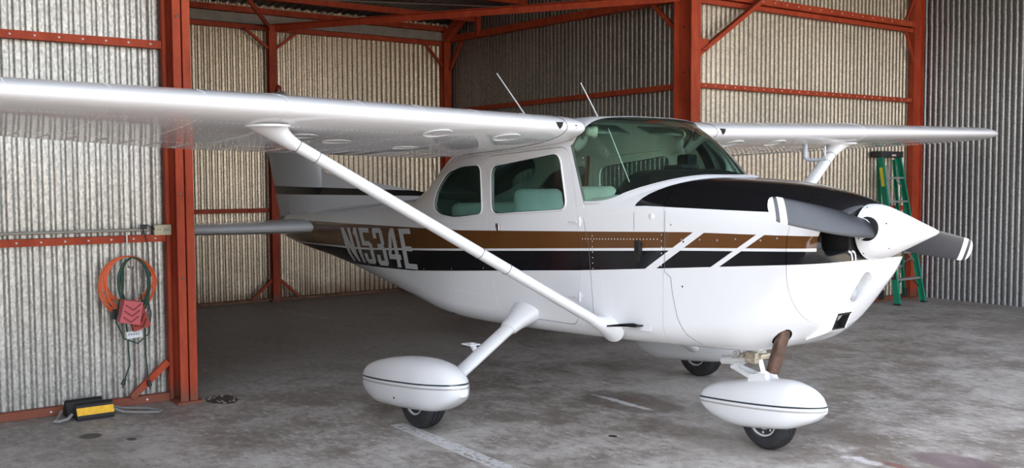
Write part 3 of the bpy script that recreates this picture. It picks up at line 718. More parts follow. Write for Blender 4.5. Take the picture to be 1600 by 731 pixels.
# rear window over the cabin's back
mb = MB(FB); rows = []
for x in frange(-3.09, -2.50, 10):
    hw = interp(x, [-3.09, -2.62, -2.50], [.36, .475, .44]); rows.append([(x, hw*u, ztopf(x, hw*u)-0.008) for u in frange(-1, 1, 20)])
mb.loft(rows, closed=False); mb.build('rear_window', GLASS_D, AP, smooth=True)
# --- windshield
TS = [0, .2, .4, .55, .7, .85, 1.0]
BX = [-.055, -.085, -.165, -.26, -.38, -.60, -.84]; BY = [0, .13, .262, .355, .435, .508, .529]
TX = [-.765, -.768, -.775, -.79, -.825, -.90, -.966]; TY = [0, .16, .32, .42, .500, .524, .529]; TZ = [2.018, 2.018, 2.012, 2.003, 1.972, 1.91, 1.842]
def Bp(t):
    a = abs(t); x = smooth_interp(a, TS, BX); y = smooth_interp(a, TS, BY); z = ztopf(x, min(y, params(FWD, x)[0]-.002), FWD)
    if a > .8: z = z*(1-(a-.8)/.2) + 1.47*(a-.8)/.2
    return Vector((x, math.copysign(y, t), z))
def Tp(t): a = abs(t); return Vector((smooth_interp(a, TS, TX), math.copysign(smooth_interp(a, TS, TY), t), smooth_interp(a, TS, TZ)))
def Wp(t, v):
    p = Bp(t)*(1-v)+Tp(t)*v; k = 0.045*math.sin(PI*v)*(1-abs(t)**5); return p + Vector((0.7, 0.55*t*abs(t), 0.55)).normalized()*k
mb = MB(FB); mb.loft([[tuple(Wp(t, v)) for t in frange(-1, 1, 56)] for v in frange(0, 1, 12)], closed=False); mb.build('windshield', GLASS, AP, smooth=True)
mb = MB(FB); mb.tube([tuple(Bp(t)+Vector((0.008, 0, 0.008))) for t in frange(-1, 1, 60)], 0.008, 6); mb.build('windshield_gasket', PAINT_W, AP, smooth=True)
mb = MB(FB); rows = []                                                  # white fairing strip in front of the glass
for t in frange(-0.93, 0.93, 60):
    b = Bp(t); a = abs(t); r = []
    for q, hgt in ((0, .012), (.25, .016), (.6, .014), (1.0, .001)):
        x = b.x + (.085-.03*a**3)*q; y = b.y*(1+0.02*q); yy = min(abs(y), params(FWD, max(x, -.84))[0]-.001); z = ztopf(x, yy, FWD)
        if a > .8: z = b.z*(a-.8)/.2*(1-q) + z*(1-(a-.8)/.2*(1-q))
        r.append((x, math.copysign(yy, t), z+hgt))
    rows.append(r)
mb.loft(rows, closed=False); mb.build('windshield_fairing', PAINT_W, AP, smooth=True)
mb = MB(FB); rows = []                                                  # roof skin between the wings, from the glass back to the cabin shell
for t in frange(-1, 1, 50):
    p = Tp(t); w, zb_, zt_, a1, a2, rth, rtv = params(AFT, -0.84); y = abs(p.y); z = ztopf(-0.845, y, AFT); x = -0.845-0.335*max(0, z-1.47)
    rows.append([tuple(p+Vector((0.012, 0, 0.004))), tuple(p+Vector((-0.01, 0, 0.012))), ((p.x+x)/2, p.y, (p.z+z)/2+0.012), (x-0.04, p.y, z+0.004)])
mb.loft(rows, closed=False); mb.build('roof_skin', PAINT_W, AP, smooth=True)
# --- cabin interior
mb = MB(FB); rows = []
for t in frange(-.80, .80, 50):
    b = Bp(t); r = []
    for v in frange(0, 1, 8):
        x = b.x*(1-v) + (-0.60)*v; y = abs(b.y); yy = min(y, params(FWD, max(x, -.84))[0]-.012); z = ztopf(max(x, -.84), yy, FWD)
        r.append((x, math.copysign(yy, t), z+0.004+0.050*(1-(abs(t)/.8)**3)*math.sin(min(1, v*1.6)*PI/2)))
    rows.append(r)
mb.loft(rows, closed=False); mb.build('glareshield', DASH, AP, smooth=True)
mb = MB(FB); mb.prism([(-.44,.95),(.44,.95),(.46,1.50),(.38,1.60),(0,1.64),(-.38,1.60),(-.46,1.50)], -0.525, -0.475, 'x'); ip = mb.build('instrument_panel', DASH, AP)
GA = simple('gauge_face', (0.03, 0.03, 0.032), 0.2)
for (gy, gz, gr) in [(y, z, .04) for y in (.38, .28, .18) for z in (1.47, 1.36)] + [(-.35, 1.44, .03), (-.27, 1.44, .03)]:
    mb = MB(FB); mb.lathe([(0, gr), (.006, gr), (.008, gr*.85), (.004, gr*.8)], (-.525, gy, gz), (-1, 0, 0), n=18); mb.build('gauge', GA, ip)
mb = MB(FB); mb.lathe([(0, .018), (.10, .016), (.11, .03)], (-.525, .28, 1.26), (-1, 0, .1), n=10); mb.torus((-.66, .28, 1.27), (-1, 0, .1), .13, .011, sx=1.2); mb.build('control_yoke', BLACK, AP, smooth=True)
mb = MB(FB); mb.lathe([(0, .018), (.10, .016), (.11, .03)], (-.525, -.28, 1.26), (-1, 0, .1), n=10); mb.torus((-.66, -.28, 1.27), (-1, 0, .1), .13, .011, sx=1.2); mb.build('control_yoke', BLACK, AP, smooth=True)
mb = MB(FB); mb.box(-.50, -.40, -.045, .045, 1.690, 1.765, .018); mb.box(-.47, -.43, -.015, .015, 1.66, 1.70); mb.box(-.56, -.40, -.10, .07, 1.672, 1.700, .012); cp = mb.build('compass', BLACK, AP, smooth=True)
def seat(y, x, w, h, name='seat'):
    r = bpy.data.objects.new(name, None); COL.objects.link(r); place(r, FB((x, y, 0.66)), AP)
    mb = MB(FB); mb.box(x-.05, x+.45, y-w/2, y+w/2, .90, 1.04, .05); mb.build('seat_cushion', SEATD, r, smooth=True)
    mb = MB(FB); bm = bmesh.new(); bmesh.ops.create_cube(bm, size=1)
    for v in bm.verts: v.co = Vector((v.co.x*.11, v.co.y*w*(0.92 if v.co.z > 0 else 1), v.co.z*(h-1.0)))
    bmesh.ops.bevel(bm, geom=bm.edges[:], offset=.05, segments=4, affect='EDGES', profile=0.5)
    M = Matrix.Translation((x-.06, y, (h+1.0)/2)) @ Matrix.Rotation(-.14, 4, 'Y'); mb.bm(bm, M); mb.build('seat_back', SEATM, r, smooth=True)
    mb = MB(FB); mb.box(x, x+.36, y-w/2+.04, y-w/2+.07, .66, .90); mb.box(x, x+.36, y+w/2-.07, y+w/2-.04, .66, .90); mb.build('seat_rail', STEEL, r)
    return r
seat(-.27, -1.52, .44, 1.585); seat(.27, -1.52, .44, 1.60); seat(0, -2.42, .86, 1.50, 'rear_seat')
mb = MB(FB); mb.box(-2.45, -.48, -.45, .45, .645, .665); mb.build('cabin_floor', simple('cabin_carpet', (.05, .06, .065), .95), AP)
for s in (-1, 1):
    mb = MB(FB); mb.tube([(-1.93, s*.500, 1.84), (-1.95, s*.49, 1.60), (-1.90, s*.47, 1.35), (-1.86, s*.40, 1.06)], .022, 6, sq=.3); mb.build('seat_belt', BELT, AP)
    mb = MB(FB); mb.box(-1.35, -1.12, s*.30-.13, s*.30+.13, 1.865, 1.885, .008) if False else mb.obox((-.93, s*.27, 1.955), (1, 0, -.45), (0, 1, 0), (.45, 0, 1), .15, .34, .008); mb.build('sun_visor', simple('visor_green_grey', (.50, .58, .50), .5), AP)
    mb = MB(FB); mb.lathe([(0, .055), (.02, .055), (.022, .036), (.075, .034), (.078, .040), (.105, .040), (.105, .026), (.095, .024)], (-.93, s*.475, 1.935), (.55, -s*.9, -.05), n=20)
    mb.build('air_vent', simple('vent_plastic', (.62, .64, .52), .5), AP, smooth=True)
    mb = MB(FB); mb.sphere((-1.02, s*.455, 1.90), .10, 16, 10, (1.2, .7, 1.0)); mb.build('wing_root_cover', LINER, AP, smooth=True)
mb = MB(FB); mb.lathe([(0, .05), (.012, .05), (.014, .04), (.008, .036), (.008, .02), (.016, .018)], (-1.75, .506, 1.87), (0, -1, -.1), n=20); mb.build('ceiling_speaker', LINER, AP, smooth=True)
mb = MB(FB)
for x in (-1.93, -1.40): pass
mb.tube([(x_, y_, z_) for x_, y_, z_ in [(-2.47, -.46, 1.87), (-2.47, -.30, 1.885), (-2.47, .30, 1.885), (-2.47, .46, 1.87)]], .016, 8); mb.build('cabin_bow', LINER, AP, smooth=True)

# --- wings
def naca(x, m=.02, p=.4, t=.12):
    yt = 5*t*(.2969*math.sqrt(x)-.126*x-.3516*x*x+.2843*x**3-.1036*x**4)
    yc = m/p**2*(2*p*x-x*x) if x < p else m/(1-p)**2*((1-2*p)+2*p*x-x*x)
    return yc+yt, yc-yt
def wsec(y):
    a = abs(y); lx = -.80 if a <= 2.54 else -.80-(a-2.54)/(5.44-2.54)*.294
    lz = 1.922+.0251*(a-.567); tx = -2.43 if a <= 2.54 else -2.43+(a-2.54)/2.9*.23
    tz = 1.755+.022*(a-.567) if a <= 2.54 else 1.798+(a-2.54)/2.9*.155
    return Vector((lx, y, lz)), Vector((tx, y, tz))
def wpt(y, xc, up, th=1.0, thick=1.0):
    L, T = wsec(y); c = T-L; n = Vector((-c.z, 0, c.x)).normalized()
    if n.z < 0: n = -n
    u, l = naca(xc); m = (u+l)/2; v = m + ((u-m) if up else (l-m))*thick
    return L + c*xc + n*(v*c.length)
XC = [0, .0025, .008, .018, .035, .06, .10, .16, .23, .31, .40, .50, .60, .715]
XF = [.72, .78, .84, .90, .95, 1.0]
def sect(y, xs, sc=1.0, cx=None):
    P = [wpt(y, x, True) for x in reversed(xs)] + [wpt(y, x, False) for x in xs[(1 if xs[0] == 0 else 0):]]
    if sc != 1.0:
        L, T = wsec(y); c = T-L; n = Vector((-c.z, 0, c.x)).normalized(); Q = []
        for p in P:
            d = p-L; a = d.dot(c)/c.length; h = d.dot(n); Q.append(L + c/c.length*(a+(1-sc)*.11*(1-a/c.length)**6) + n*(h*sc))
        P = Q
    return P
def rivet(mb, p, n, r=0.0042):
    p = Vector(p); n = Vector(n).normalized(); sd = n.cross(Vector((.3, .8, .5))).normalized(); u = n.cross(sd)
    mb.add([p+n*r*.55]+[p+(sd*math.cos(k*PI/3)+u*math.sin(k*PI/3))*r - n*.0005 for k in range(6)], [(0, 1+k, 1+(k+1) % 6) for k in range(6)])
RIV = simple('rivet_white', (0.86, 0.86, 0.87), 0.3)
for s in (-1, 1):
    ys = [s*y for y in (.560, .585, .62, .8, 1.2, 1.7, 2.2, 2.54, 2.57, 3.0, 3.5, 4.1, 4.7, 5.18)]
    rings = [sect(s*.515, XC, .30), sect(s*.520, XC, .55), sect(s*.530, XC, .76), sect(s*.543, XC, .90), ] + [sect(y, XC, .975 if abs(y) < .57 else 1.0) for y in ys]
    mb = MB(); mb.loft(rings, cap0=True, cap1=True)
    wing = mb.build('wing', PAINT_WING, AP, smooth=True, auto=38)
    XA = XC[:-1]+XF[1:]
    mb = MB(); rr = [sect(s*5.185, XA)]
    for dy, sc in ((.08, .98), (.14, .90), (.19, .76), (.23, .56), (.255, .28)):
        P = sect(s*(5.185+dy), XA); c = sum(P, Vector())/len(P); L, T = wsec(s*(5.185+dy)); m = (L*.55+T*.45)
        rr.append([Vector((m.x+(p.x-m.x)*(sc**.25), p.y, (L.z*.5+T.z*.5)+(p.z-(L.z*.5+T.z*.5))*sc)) for p in P])
    mb.loft(rr, cap0=True, cap1=True); mb.build('wing_tip', PAINT_WING, wing, smooth=True, auto=50)
    for nm, a, b in (('flap', .66, 2.60), ('aileron', 2.62, 5.17)):
        mb = MB(); mb.loft([sect(s*y, XF) for y in frange(a, b, 6)], cap0=True, cap1=True)
        fl = mb.build(nm, PAINT_WING, wing, smooth=True, auto=38)
    # ribs of the control surfaces: pressed beads along the chord
    mb = MB()
    for y in frange(.80, 5.1, 28):
        mb.tube([wpt(s*y, x, False)+Vector((0, 0, -.0005)) for x in (.74, .80, .86, .92, .97)], [.002, .005, .005, .004, .001], 6)
    tag(mb.build('pressed_beads', PAINT_WING, wing, smooth=True), kind='stuff')
    # rivets: rib lines and spar lines
    mb = MB(); ribs = [.95, 1.33, 1.72, 2.10, 2.54, 2.95, 3.38, 3.82, 4.25, 4.70, 5.15]
    dn = Vector((0, 0, -1))
    for y in ribs:
        x = .07
        while x < .70: rivet(mb, wpt(s*y, x, False), dn); x += .016
        x = .012
        while x < .10: rivet(mb, wpt(s*y, x, True), Vector((.4, 0, 1))); x += .010
    for xc, st in ((.135, .032), (.27, .045), (.36, .07), (.45, .05), (.54, .07), (.63, .05), (.695, .03), (.74, .03), (.97, .05)):
        y = .64
        while y < 5.15: rivet(mb, wpt(s*y, xc, False), dn, .0042 if xc != .135 else .0052); y += st
    y = .6
    while y < 5.2: rivet(mb, wpt(s*y, .16, True), Vector((0, 0, 1))); y += .06
    tag(mb.build('rivets', RIV, wing, fix=False), kind='stuff')
    # panel seams wrapped round the leading edge
    for y in (.70, 2.56):
        mb = MB(); pts = [wpt(s*y, x, True)+Vector((0, 0, .0008)) for x in reversed([0.004, .018, .035, .06, .10, .16, .23])] + [wpt(s*y, x, False)+Vector((.0008*(x < .01), 0, -.0008)) for x in [0, .004, .018, .035, .06, .10, .16, .23, .31, .40, .50, .60, .70]]
        mb.tube(pts, .0022, 5); mb.build('panel_seam', PAINT_W if y > 1 else SEAM, wing)
    for (y, xc) in ((1.05, .105), (1.55, .105), (1.38, .50), (1.95, .40), (2.25, .30)):
        mb = MB(); p = wpt(s*y, xc, False); L, T = wsec(s*y); q = wpt(s*y, xc+.02, False)-wpt(s*y, xc-.02, False); nn = q.cross(Vector((0, 1, 0))); mb.torus(p, nn, .085, .0035, 28, 6); mb.build('inspection_cover', PAINT_W, wing, smooth=True)
    mb = MB(); L, T = wsec(s*.76); mb.prism([(s*.735, L.z+.022), (s*.785, L.z+.020), (s*.778, L.z-.004), (s*.758, L.z-.020), (s*.742, L.z-.004)], L.x-.03, L.x+.0035, 'x'); mb.build('air_intake', DARK, wing)
    mb = MB(); mb.lathe([(0, .013), (.004, .012), (.005, .006)], wpt(s*.625, 0, True)+Vector((-.006, 0, .0)), (1, 0, 0), n=14); mb.build('drain_plug', simple('dark_plug', (.09, .10, .12), .4) if s < 0 else STEEL, wing)
    # strut with its cuffs
    A = Vector((-.64, s*.56, .690)); B = Vector((-1.08, s*2.49, 1.838)); ax = (B-A).normalized()
    ch = (Vector((-1, 0, 0))-ax*ax.dot(Vector((-1, 0, 0)))).normalized(); th = ax.cross(ch)
    def foil(c, chord, thick, n=18):
        return [c + ch*(chord*(.5*math.cos(2*PI*k/n))) + th*(thick*.5*math.sin(2*PI*k/n)*(1.0+.25*(-math.cos(2*PI*k/n)))) for k in range(n)]
    root = bpy.data.objects.new('wing_strut', None); COL.objects.link(root); place(root, A, AP)
    mb = MB(); mb.loft([foil(A+ax*t, .118, .062) for t in (0, .5, 1, 1.5, (B-A).length)], cap0=True, cap1=True); mb.build('strut_tube', PAINT_W, root, smooth=True)
    # upper cuff flares into the wing's underside
    Wc = Vector((-1.07, s*2.555, 1.882)); mb = MB(); rg = []
    for q, (rx, ry) in ((0, (.062, .036)), (.3, (.066, .042)), (.55, (.078, .056)), (.8, (.105, .080)), (.93, (.130, .098)), (1.0, (.150, .112))):
        c = (B-ax*.10)*(1-q)+Wc*q; base_n = (ax*(1-q)+Vector((0, 0, 1))*q).normalized(); c1 = (Vector((-1, 0, 0))-base_n*base_n.dot(Vector((-1, 0, 0)))).normalized(); c2 = base_n.cross(c1)
        rg.append([c + c1*rx*math.cos(2*PI*k/22) + c2*ry*math.sin(2*PI*k/22) for k in range(22)])
    mb.loft(rg, cap0=True, cap1=True); mb.tube([p for p in rg[-1]], .007, 6, closed=True); mb.build('upper_cuff', PAINT_W, root, smooth=True)
    for cb, wch, wth in ((B-ax*.12, .1225, .066), (B-ax*.24, .121, .065), (A+ax*.75, .121, .065), (A+ax*.95, .121, .065)):
        mb = MB(); mb.tube(foil(cb, wch, wth), .0018, 5, closed=True); mb.build('strut_band', SEAM, root)
    # lower cuff on the fuselage side
    mb = MB(); rg = []; Wc = Vector((-.60, s*.512, .672))
    for q, (rx, ry) in ((0, (.061, .035)), (.3, (.068, .042)), (.6, (.080, .055)), (.85, (.100, .072)), (1.0, (.112, .085))):
        c = (A+ax*.07)*(1-q)+Wc*q; base_n = (ax*(1-q)+Vector((0, s*1.0, .0))*q).normalized(); c1 = (Vector((-1, 0, .10))-base_n*base_n.dot(Vector((-1, 0, .10)))).normalized(); c2 = base_n.cross(c1)
        rg.append([c + c1*rx*math.cos(2*PI*k/22) + c2*ry*math.sin(2*PI*k/22) for k in range(22)])
    mb.loft(rg, cap0=True, cap1=True); mb.build('lower_cuff', PAINT_W, root, smooth=True)
    mb = MB(); p = B+Vector((-.03, -s*.045, -.038)); mb.tube([p, p+Vector((-.008, 0, -.034))], .007, 8); mb.build('vent_tube', simple('red_tip', (.30, .10, .06), .4) if s < 0 else STEEL, root, smooth=True)
# pitot tube and fuel vent under the far wing
mb = MB(); P0 = Vector((-1.02, 2.02, 1.87)); mb.tube([P0, P0+Vector((0, 0, -.105)), P0+Vector((.015, 0, -.125)), P0+Vector((.05, 0, -.132)), P0+Vector((.20, 0, -.128))], [.018, .018, .017, .014, .008], 12); mb.build('pitot_tube', simple('pitot_grey', (.42, .47, .52), .4), AP, smooth=True)
mb = MB(); P0 = Vector((-1.05, 2.33, 1.86)); mb.tube([P0, P0+Vector((0, 0, -.08)), P0+Vector((.02, 0, -.11)), P0+Vector((.05, 0, -.12))], .007, 8); mb.build('fuel_vent', PAINT_W, AP, smooth=True)
# roof antennas
for (x, y, tx, ty, tz) in ((-1.55, -.42, -1.90, -.42, 2.36), (-1.42, .14, -1.62, .14, 2.30)):
    z = wpt(y*2, .4, True).z if abs(y) > .3 else 2.0
    mb = MB(); mb.cyl((x, y, 1.985), (x, y, 2.03), .02, .012, 12); mb.tube([(x, y, 2.02), ((x*2+tx)/3, y, 2.02+(tz-2.02)*.34), (tx, ty, tz)], [.006, .005, .004], 8); mb.build('whip_antenna', PAINT_W, AP, smooth=True)

# --- tail
def symfoil(le, te, y, z, t, n=12, axis='z'):
    P = []
    xs = [1-.5*(1-math.cos(PI*k/n)) for k in range(n+1)]
    c = le-te
    f = lambda q: 5*t*(.2969*math.sqrt(q)-.126*q-.3516*q*q+.2843*q**3-.1036*q**4)*abs(c)
    up = [(le-c*q, f(q)) for q in xs]; lo = [(le-c*q, -f(q)) for q in reversed(xs[1:-1])]
    return [((x, y, z+h) if axis == 'z' else (x, y+h, z)) for x, h in up+lo]
def hinge_sec(le, te, y, z, t, a, b, axis='z', n=8):
    c = le-te; f = lambda q: 5*t*(.2969*math.sqrt(q)-.126*q-.3516*q*q+.2843*q**3-.1036*q**4)*abs(c)
    xs = [b-(b-a)*k/n for k in range(n+1)]
    if a == 0: xs = [b*(1-math.sin(PI/2*k/n)) for k in range(n+1)]
    up = [(le-c*q, f(max(q, 0))) for q in xs]; lo = [(le-c*q, -f(max(q, 0))) for q in (reversed(xs[:-1]) if a == 0 else reversed(xs))]
    P = up+lo; return [((x, y, z+h) if axis == 'z' else (x, y+h, z)) for x, h in P]
mb = MB()                                                              # vertical fin
FZ = [(1.04, -5.28, -6.12), (1.30, -5.35, -6.22), (1.53, -5.42, -6.33), (1.72, -5.53, -6.46), (2.0, -5.80, -6.63), (2.3, -6.10, -6.80), (2.52, -6.31, -6.93), (2.575, -6.40, -6.95)]
mb.loft([hinge_sec(l, l-(l-h)/.64, 0, z, .085, 0, .64, 'y') for z, l, h in FZ], cap0=True, cap1=True); fin = mb.build('vertical_fin', FINP, AP, smooth=True)
mb = MB(); RZ = [(1.03, -6.15, -6.47), (1.235, -6.245, -6.57), (1.53, -6.37, -6.70), (1.9, -6.60, -6.855), (2.3, -6.83, -7.03), (2.56, -6.97, -7.13)]
mb.loft([hinge_sec(h+(h-t_)*1.78, t_, 0, z, .075, .645, 1.0, 'y') for z, h, t_ in RZ], cap0=True, cap1=True); rud = mb.build('rudder', FINP, AP, smooth=True)
mb = MB(); rows = []                                                   # dorsal fin
for i, x in enumerate(frange(-3.30, -5.62, 24)):
    zt_ = interp(-x, [3.30, 3.62, 4.74, 5.40, 5.62], [1.462, 1.492, 1.600, 1.665, 1.76]); zb_ = ztopf(x, 0)+PITCH*x-.015; hw = interp(-x, [3.3, 5.6], [.012, .05]); spread = interp(-x, [3.3, 4.4, 5.5], [.02, .10, .12])
    zz = zb_-.012
    rows.append([(x, -spread, zz-.01), (x, -hw*.9, zz+(zt_-zz)*.30), (x, -hw*.45, zz+(zt_-zz)*.75), (x, 0, max(zt_, zz+.02)), (x, hw*.45, zz+(zt_-zz)*.75), (x, hw*.9, zz+(zt_-zz)*.30), (x, spread, zz-.01)])
mb.loft(rows, cap0=True, cap1=True); mb.build('dorsal_fin', FINP, AP, smooth=True)
for s in (-1, 1):
    mb = MB(); HS = [(.12, -5.28, -6.22), (.6, -5.34, -6.20), (1.1, -5.42, -6.18), (1.64, -5.51, -6.15), (1.70, -5.56, -6.13), (1.725, -5.66, -6.08)]
    HZ = lambda x, y: 1.112 + (x+5.3)*.02
    mb.loft([hinge_sec(l, l-(l-h)/.62, s*y, 1.112, .10 if y < 1.69 else .07, 0, .62) for y, l, h in HS], cap0=True, cap1=True); hs = mb.build('horizontal_stabilizer', PAINT_WING, AP, smooth=True)
    mb = MB(); mb.loft([hinge_sec(l, l-(l-h)/.62, s*y, 1.112, .10, .63, 1.0) for y, l, h in [(.17, -5.285, -6.22), (.6, -5.34, -6.20), (1.1, -5.42, -6.18), (1.70, -5.52, -6.15)]], cap0=True, cap1=True); el = mb.build('elevator', PAINT_WING, AP, smooth=True)
    mb = MB()
    for y in frange(.3, 1.6, 13): mb.tube([(-6.22-.46*q, s*y, 1.112-.036*(1-q)) for q in (0, .3, .6, .95)], .004, 5)
    tag(mb.build('pressed_beads', PAINT_WING, el), kind='stuff')
mb = MB(); mb.loft([[(x, w*math.cos(a), zc+h*math.sin(a)) for a in frange(0, 2*PI, 20)[:-1]] for x, w, h, zc in ((-6.22, .075, .115, 1.10), (-6.35, .07, .10, 1.105), (-6.50, .05, .07, 1.125), (-6.56, .02, .04, 1.14))], cap0=True, cap1=True); mb.build('tail_cone_cap', TAILPL, AP, smooth=True)
mb = MB(); mb.lathe([(0, .045), (.015, .045), (.02, .035), (.05, .034), (.075, .025), (.085, .008)], (-6.55, 0, 2.575), (0, 0, 1), n=18); bc = mb.build('beacon', simple('beacon_red', (.22, .03, .02), .25), AP, smooth=True)
mb = MB(); mb.torus((-5.72, 0, FB((-5.72, 0, 1.06)).z), (0, 1, 0), .018, .004, 16, 6); mb.build('tie_down_ring', STEEL, AP)
mb = MB(); mb.tube([(-3.28, -.02, 1.47), (-3.36, -.02, 1.72), (-3.42, -.02, 1.86)], .003, 6); mb.cyl((-3.28, -.02, 1.455), (-3.28, -.02, 1.49), .035, .02); mb.build('wire_antenna', BLACK, AP)

# --- registration on the starboard side: N1534E
def quad(a, b, c, d): return (a, b, c, d)
def stroke(p, q, w):                       # straight stroke of width w
    p, q = Vector(p), Vector(q); d = (q-p).normalized(); n = Vector((-d.y, d.x))*w/2; return (p+n, q+n, q-n, p-n)
w_ = .17
def R(x0, y0, x1, y1): return ((x0, y0), (x1, y0), (x1, y1), (x0, y1))
V = .12
GL = {
 'N': [R(0, 0, .22, 1), R(.48, 0, .70, 1), ((0, 1), (.22, 1), (.70, 0), (.48, 0))],
 '1': [R(.10, 0, .32, 1), ((0, .86), (0, .74), (.12, .86), (.12, 1))],
 '5': [R(0, .87, .66, 1), R(0, .50, .22, .90), R(.0, .50, .55, .63), ((.52, .63), (.66, .55), (.66, .10), (.44, .16), (.44, .55)), R(.08, 0, .56, .13), ((.44, .13), (.44, 0), (.58, 0), (.66, .08), (.66, .2)), ((0, .08), (.10, 0), (.22, .06), (.22, .28), (0, .28))],
 '3': [R(.08, .87, .56, 1), ((.44, 1), (.58, 1), (.66, .92), (.66, .60), (.58, .53), (.44, .53)), R(.18, .455, .56, .575), ((.44, .48), (.58, .50), (.66, .42), (.66, .08), (.58, 0), (.44, 0)), R(.08, 0, .56, .13), ((0, .08), (.08, 0), (.22, .05), (.22, .28), (0, .28)), ((0, .92), (.08, 1), (.22, .95), (.22, .72), (0, .72))],
 '4': [R(.42, 0, .64, 1), R(0, .20, .74, .33), ((0, .33), (.20, .33), (.50, 1), (.42, 1), (.26, .86))],
 'E': [R(0, 0, .22, 1), R(0, .87, .62, 1), R(0, .44, .54, .56), R(0, 0, .66, .13)],
}
def glyph(ch_, x0, wx):
    mb = MB(FB)
    for q in GL[ch_]:
        q = [Vector((a, b)) for a, b in q]; c = sum(q, Vector((0, 0)))/len(q); n = len(q)
        bm = bmesh.new(); f = bm.faces.new([bm.verts.new((p.x, p.y, 0)) for p in q]); bmesh.ops.triangulate(bm, faces=[f]); bmesh.ops.subdivide_edges(bm, edges=bm.edges[:], cuts=3, use_grid_fill=True)
        for v in bm.verts:
            u, h = v.co.x, v.co.y; zq = interp(x0, [-4.6, -3.2], [.988, .968]); z = zq+(1.299-zq)*h; x = x0+u*wx+(1-h)*(.21 if ch_ != 'E' else .16)
            x = x0+u*wx+(1-h)*interp(x0, [-4.6, -3.2], [.215, .135]); v.co = Vector((x, -(yside(x, z)+.0025), z))
        mb.bm(bm)
    o = mb.build('registration_letter', LETTER, AP, fix=False); return o
for ch_, x0, x1 in (('N', -4.555, -4.33), ('1', -4.285, -4.185), ('5', -4.13, -3.905), ('3', -3.835, -3.62), ('4', -3.57, -3.335), ('E', -3.275, -3.04)):
    glyph(ch_, x0, (x1-x0)/{'N': .70, '1': .32, '5': .66, '3': .66, '4': .74, 'E': .66}[ch_])['label'] = f'silver character {ch_} of the registration'

# --- spinner and propeller
SPA = Vector((.860, 0, 1.311)); SPD = Vector((1, 0, .034)).normalized()
mb = MB(); mb.lathe([(-.010, .140), (0, .149), (.025, .149), (.06, .145), (.10, .133), (.15, .112), (.21, .085), (.27, .057), (.33, .030), (.36, .016), (.374, .007), (.378, .001)], SPA, SPD, n=48)
spin = mb.build('spinner', PAINT_W, AP, smooth=True, auto=30)
for k in range(10):
    a = 2*PI*k/10+.2; nrm = Vector((0, math.cos(a), math.sin(a)))
    for dd, rr_ in ((.02, .149), (.15, .112)):
        if dd > .1 and k % 2: continue
        mb = MB(); mb.lathe([(0, .0045), (.0015, .004)], SPA+SPD*dd+nrm*rr_, nrm, n=8); mb.build('screw', DARK, spin)
prop = bpy.data.objects.new('propeller', None); COL.objects.link(prop); place(prop, SPA+SPD*.06, AP)
HUB = SPA+SPD*.057
for s in (-1, 1):
    d = Vector((0, s*.9885, -s*.151)).normalized(); d = (d-SPD*SPD.dot(d)).normalized(); tang = SPD.cross(d).normalized()
    # rotation sense: the near blade's leading edge is its lower edge, the far one's its upper edge
    le = tang if (tang.z < 0) == (s < 0) else -tang
    prof = [(.05, .040, .036, 66), (.10, .055, .036, 62), (.15, .070, .030, 56), (.22, .076, .023, 48), (.32, .079, .017, 39), (.45, .078, .013, 32), (.60, .0755, .009, 27), (.75, .071, .0075, 22), (.82, .068, .0065, 20.5)]
    tip = [(.835, .0675, .0065, 20), (.850, .067, .006, 20), (.8505, .067, .006, 20), (.873, .0655, .0055, 19.5), (.8735, .0655, .0055, 19.5), (.905, .060, .005, 19), (.9055, .060, .005, 19), (.925, .052, .0045, 19), (.938, .040, .004, 19), (.946, .022, .003, 19), (.949, .006, .002, 19)]
    bands = [1 if .8349 <= a[0] < .849 or .85 <= a[0] < .8 else 0 for a in tip]
    def bsec(r, hc, ht, be):
        b = math.radians(be*.82); cdir = le*math.cos(b)+SPD*math.sin(b); nd = cdir.cross(d).normalized()
        if nd.dot(SPD) < 0: nd = -nd
        c = HUB + d*r + le*(-.004)
        return [c + cdir*hc*math.cos(2*PI*k/20) + nd*ht*(math.sin(2*PI*k/20)) for k in range(20)]
    allp = prof+tip; mb = MB(); vs = []; rr = [bsec(*a) for a in allp]
    for i in range(len(rr)-1):
        r0 = (allp[i][0]+allp[i+1][0])/2; mb.mi = 1 if (.822 < r0 < .862) or r0 > .895 else 0
        if .85 < r0 < .8505: mb.mi = 1
        mb.loft([rr[i], rr[i+1]])
    mb.mi = 0; mb.add(rr[0], [tuple(range(19, -1, -1))]); mb.mi = 1; mb.add(rr[-1], [tuple(range(20))])
    bl = mb.build('propeller_blade', [BLADE, STRIPE_W], prop, smooth=True, auto=45)
    mb = MB(); mb.lathe([(0, .064), (.010, .064), (.011, .050)], HUB+d*.126, d, n=24); mb.build('cutout_shade', DARK, prop)  # near-black disc stands in for the shaded spinner cutout round the blade root

# --- exhaust, landing light, scoop
mb = MB(); E0 = EXA+EXD*.08; E1 = EXB
mb.tube([E0, E0*.5+E1*.5, E1], .037, 20, cap=False); mb.tube([E1, E0*.5+E1*.5, E0], .034, 20, cap=False); mb.build('exhaust_pipe', EXH, AP, smooth=True)
def surf_frame(x, y, T=FWD):
    z = zbotf(x, y, T); p = Vector(FB((x, y, z))); e1 = Vector(FB((x+.01, y, zbotf(x+.01, y, T))))-p; e2 = Vector(FB((x, y+.01, zbotf(x, y+.01, T))))-p
    n = e1.cross(e2).normalized(); n = -n if n.z > 0 else n; return p, n, e1.normalized(), e2.normalized()

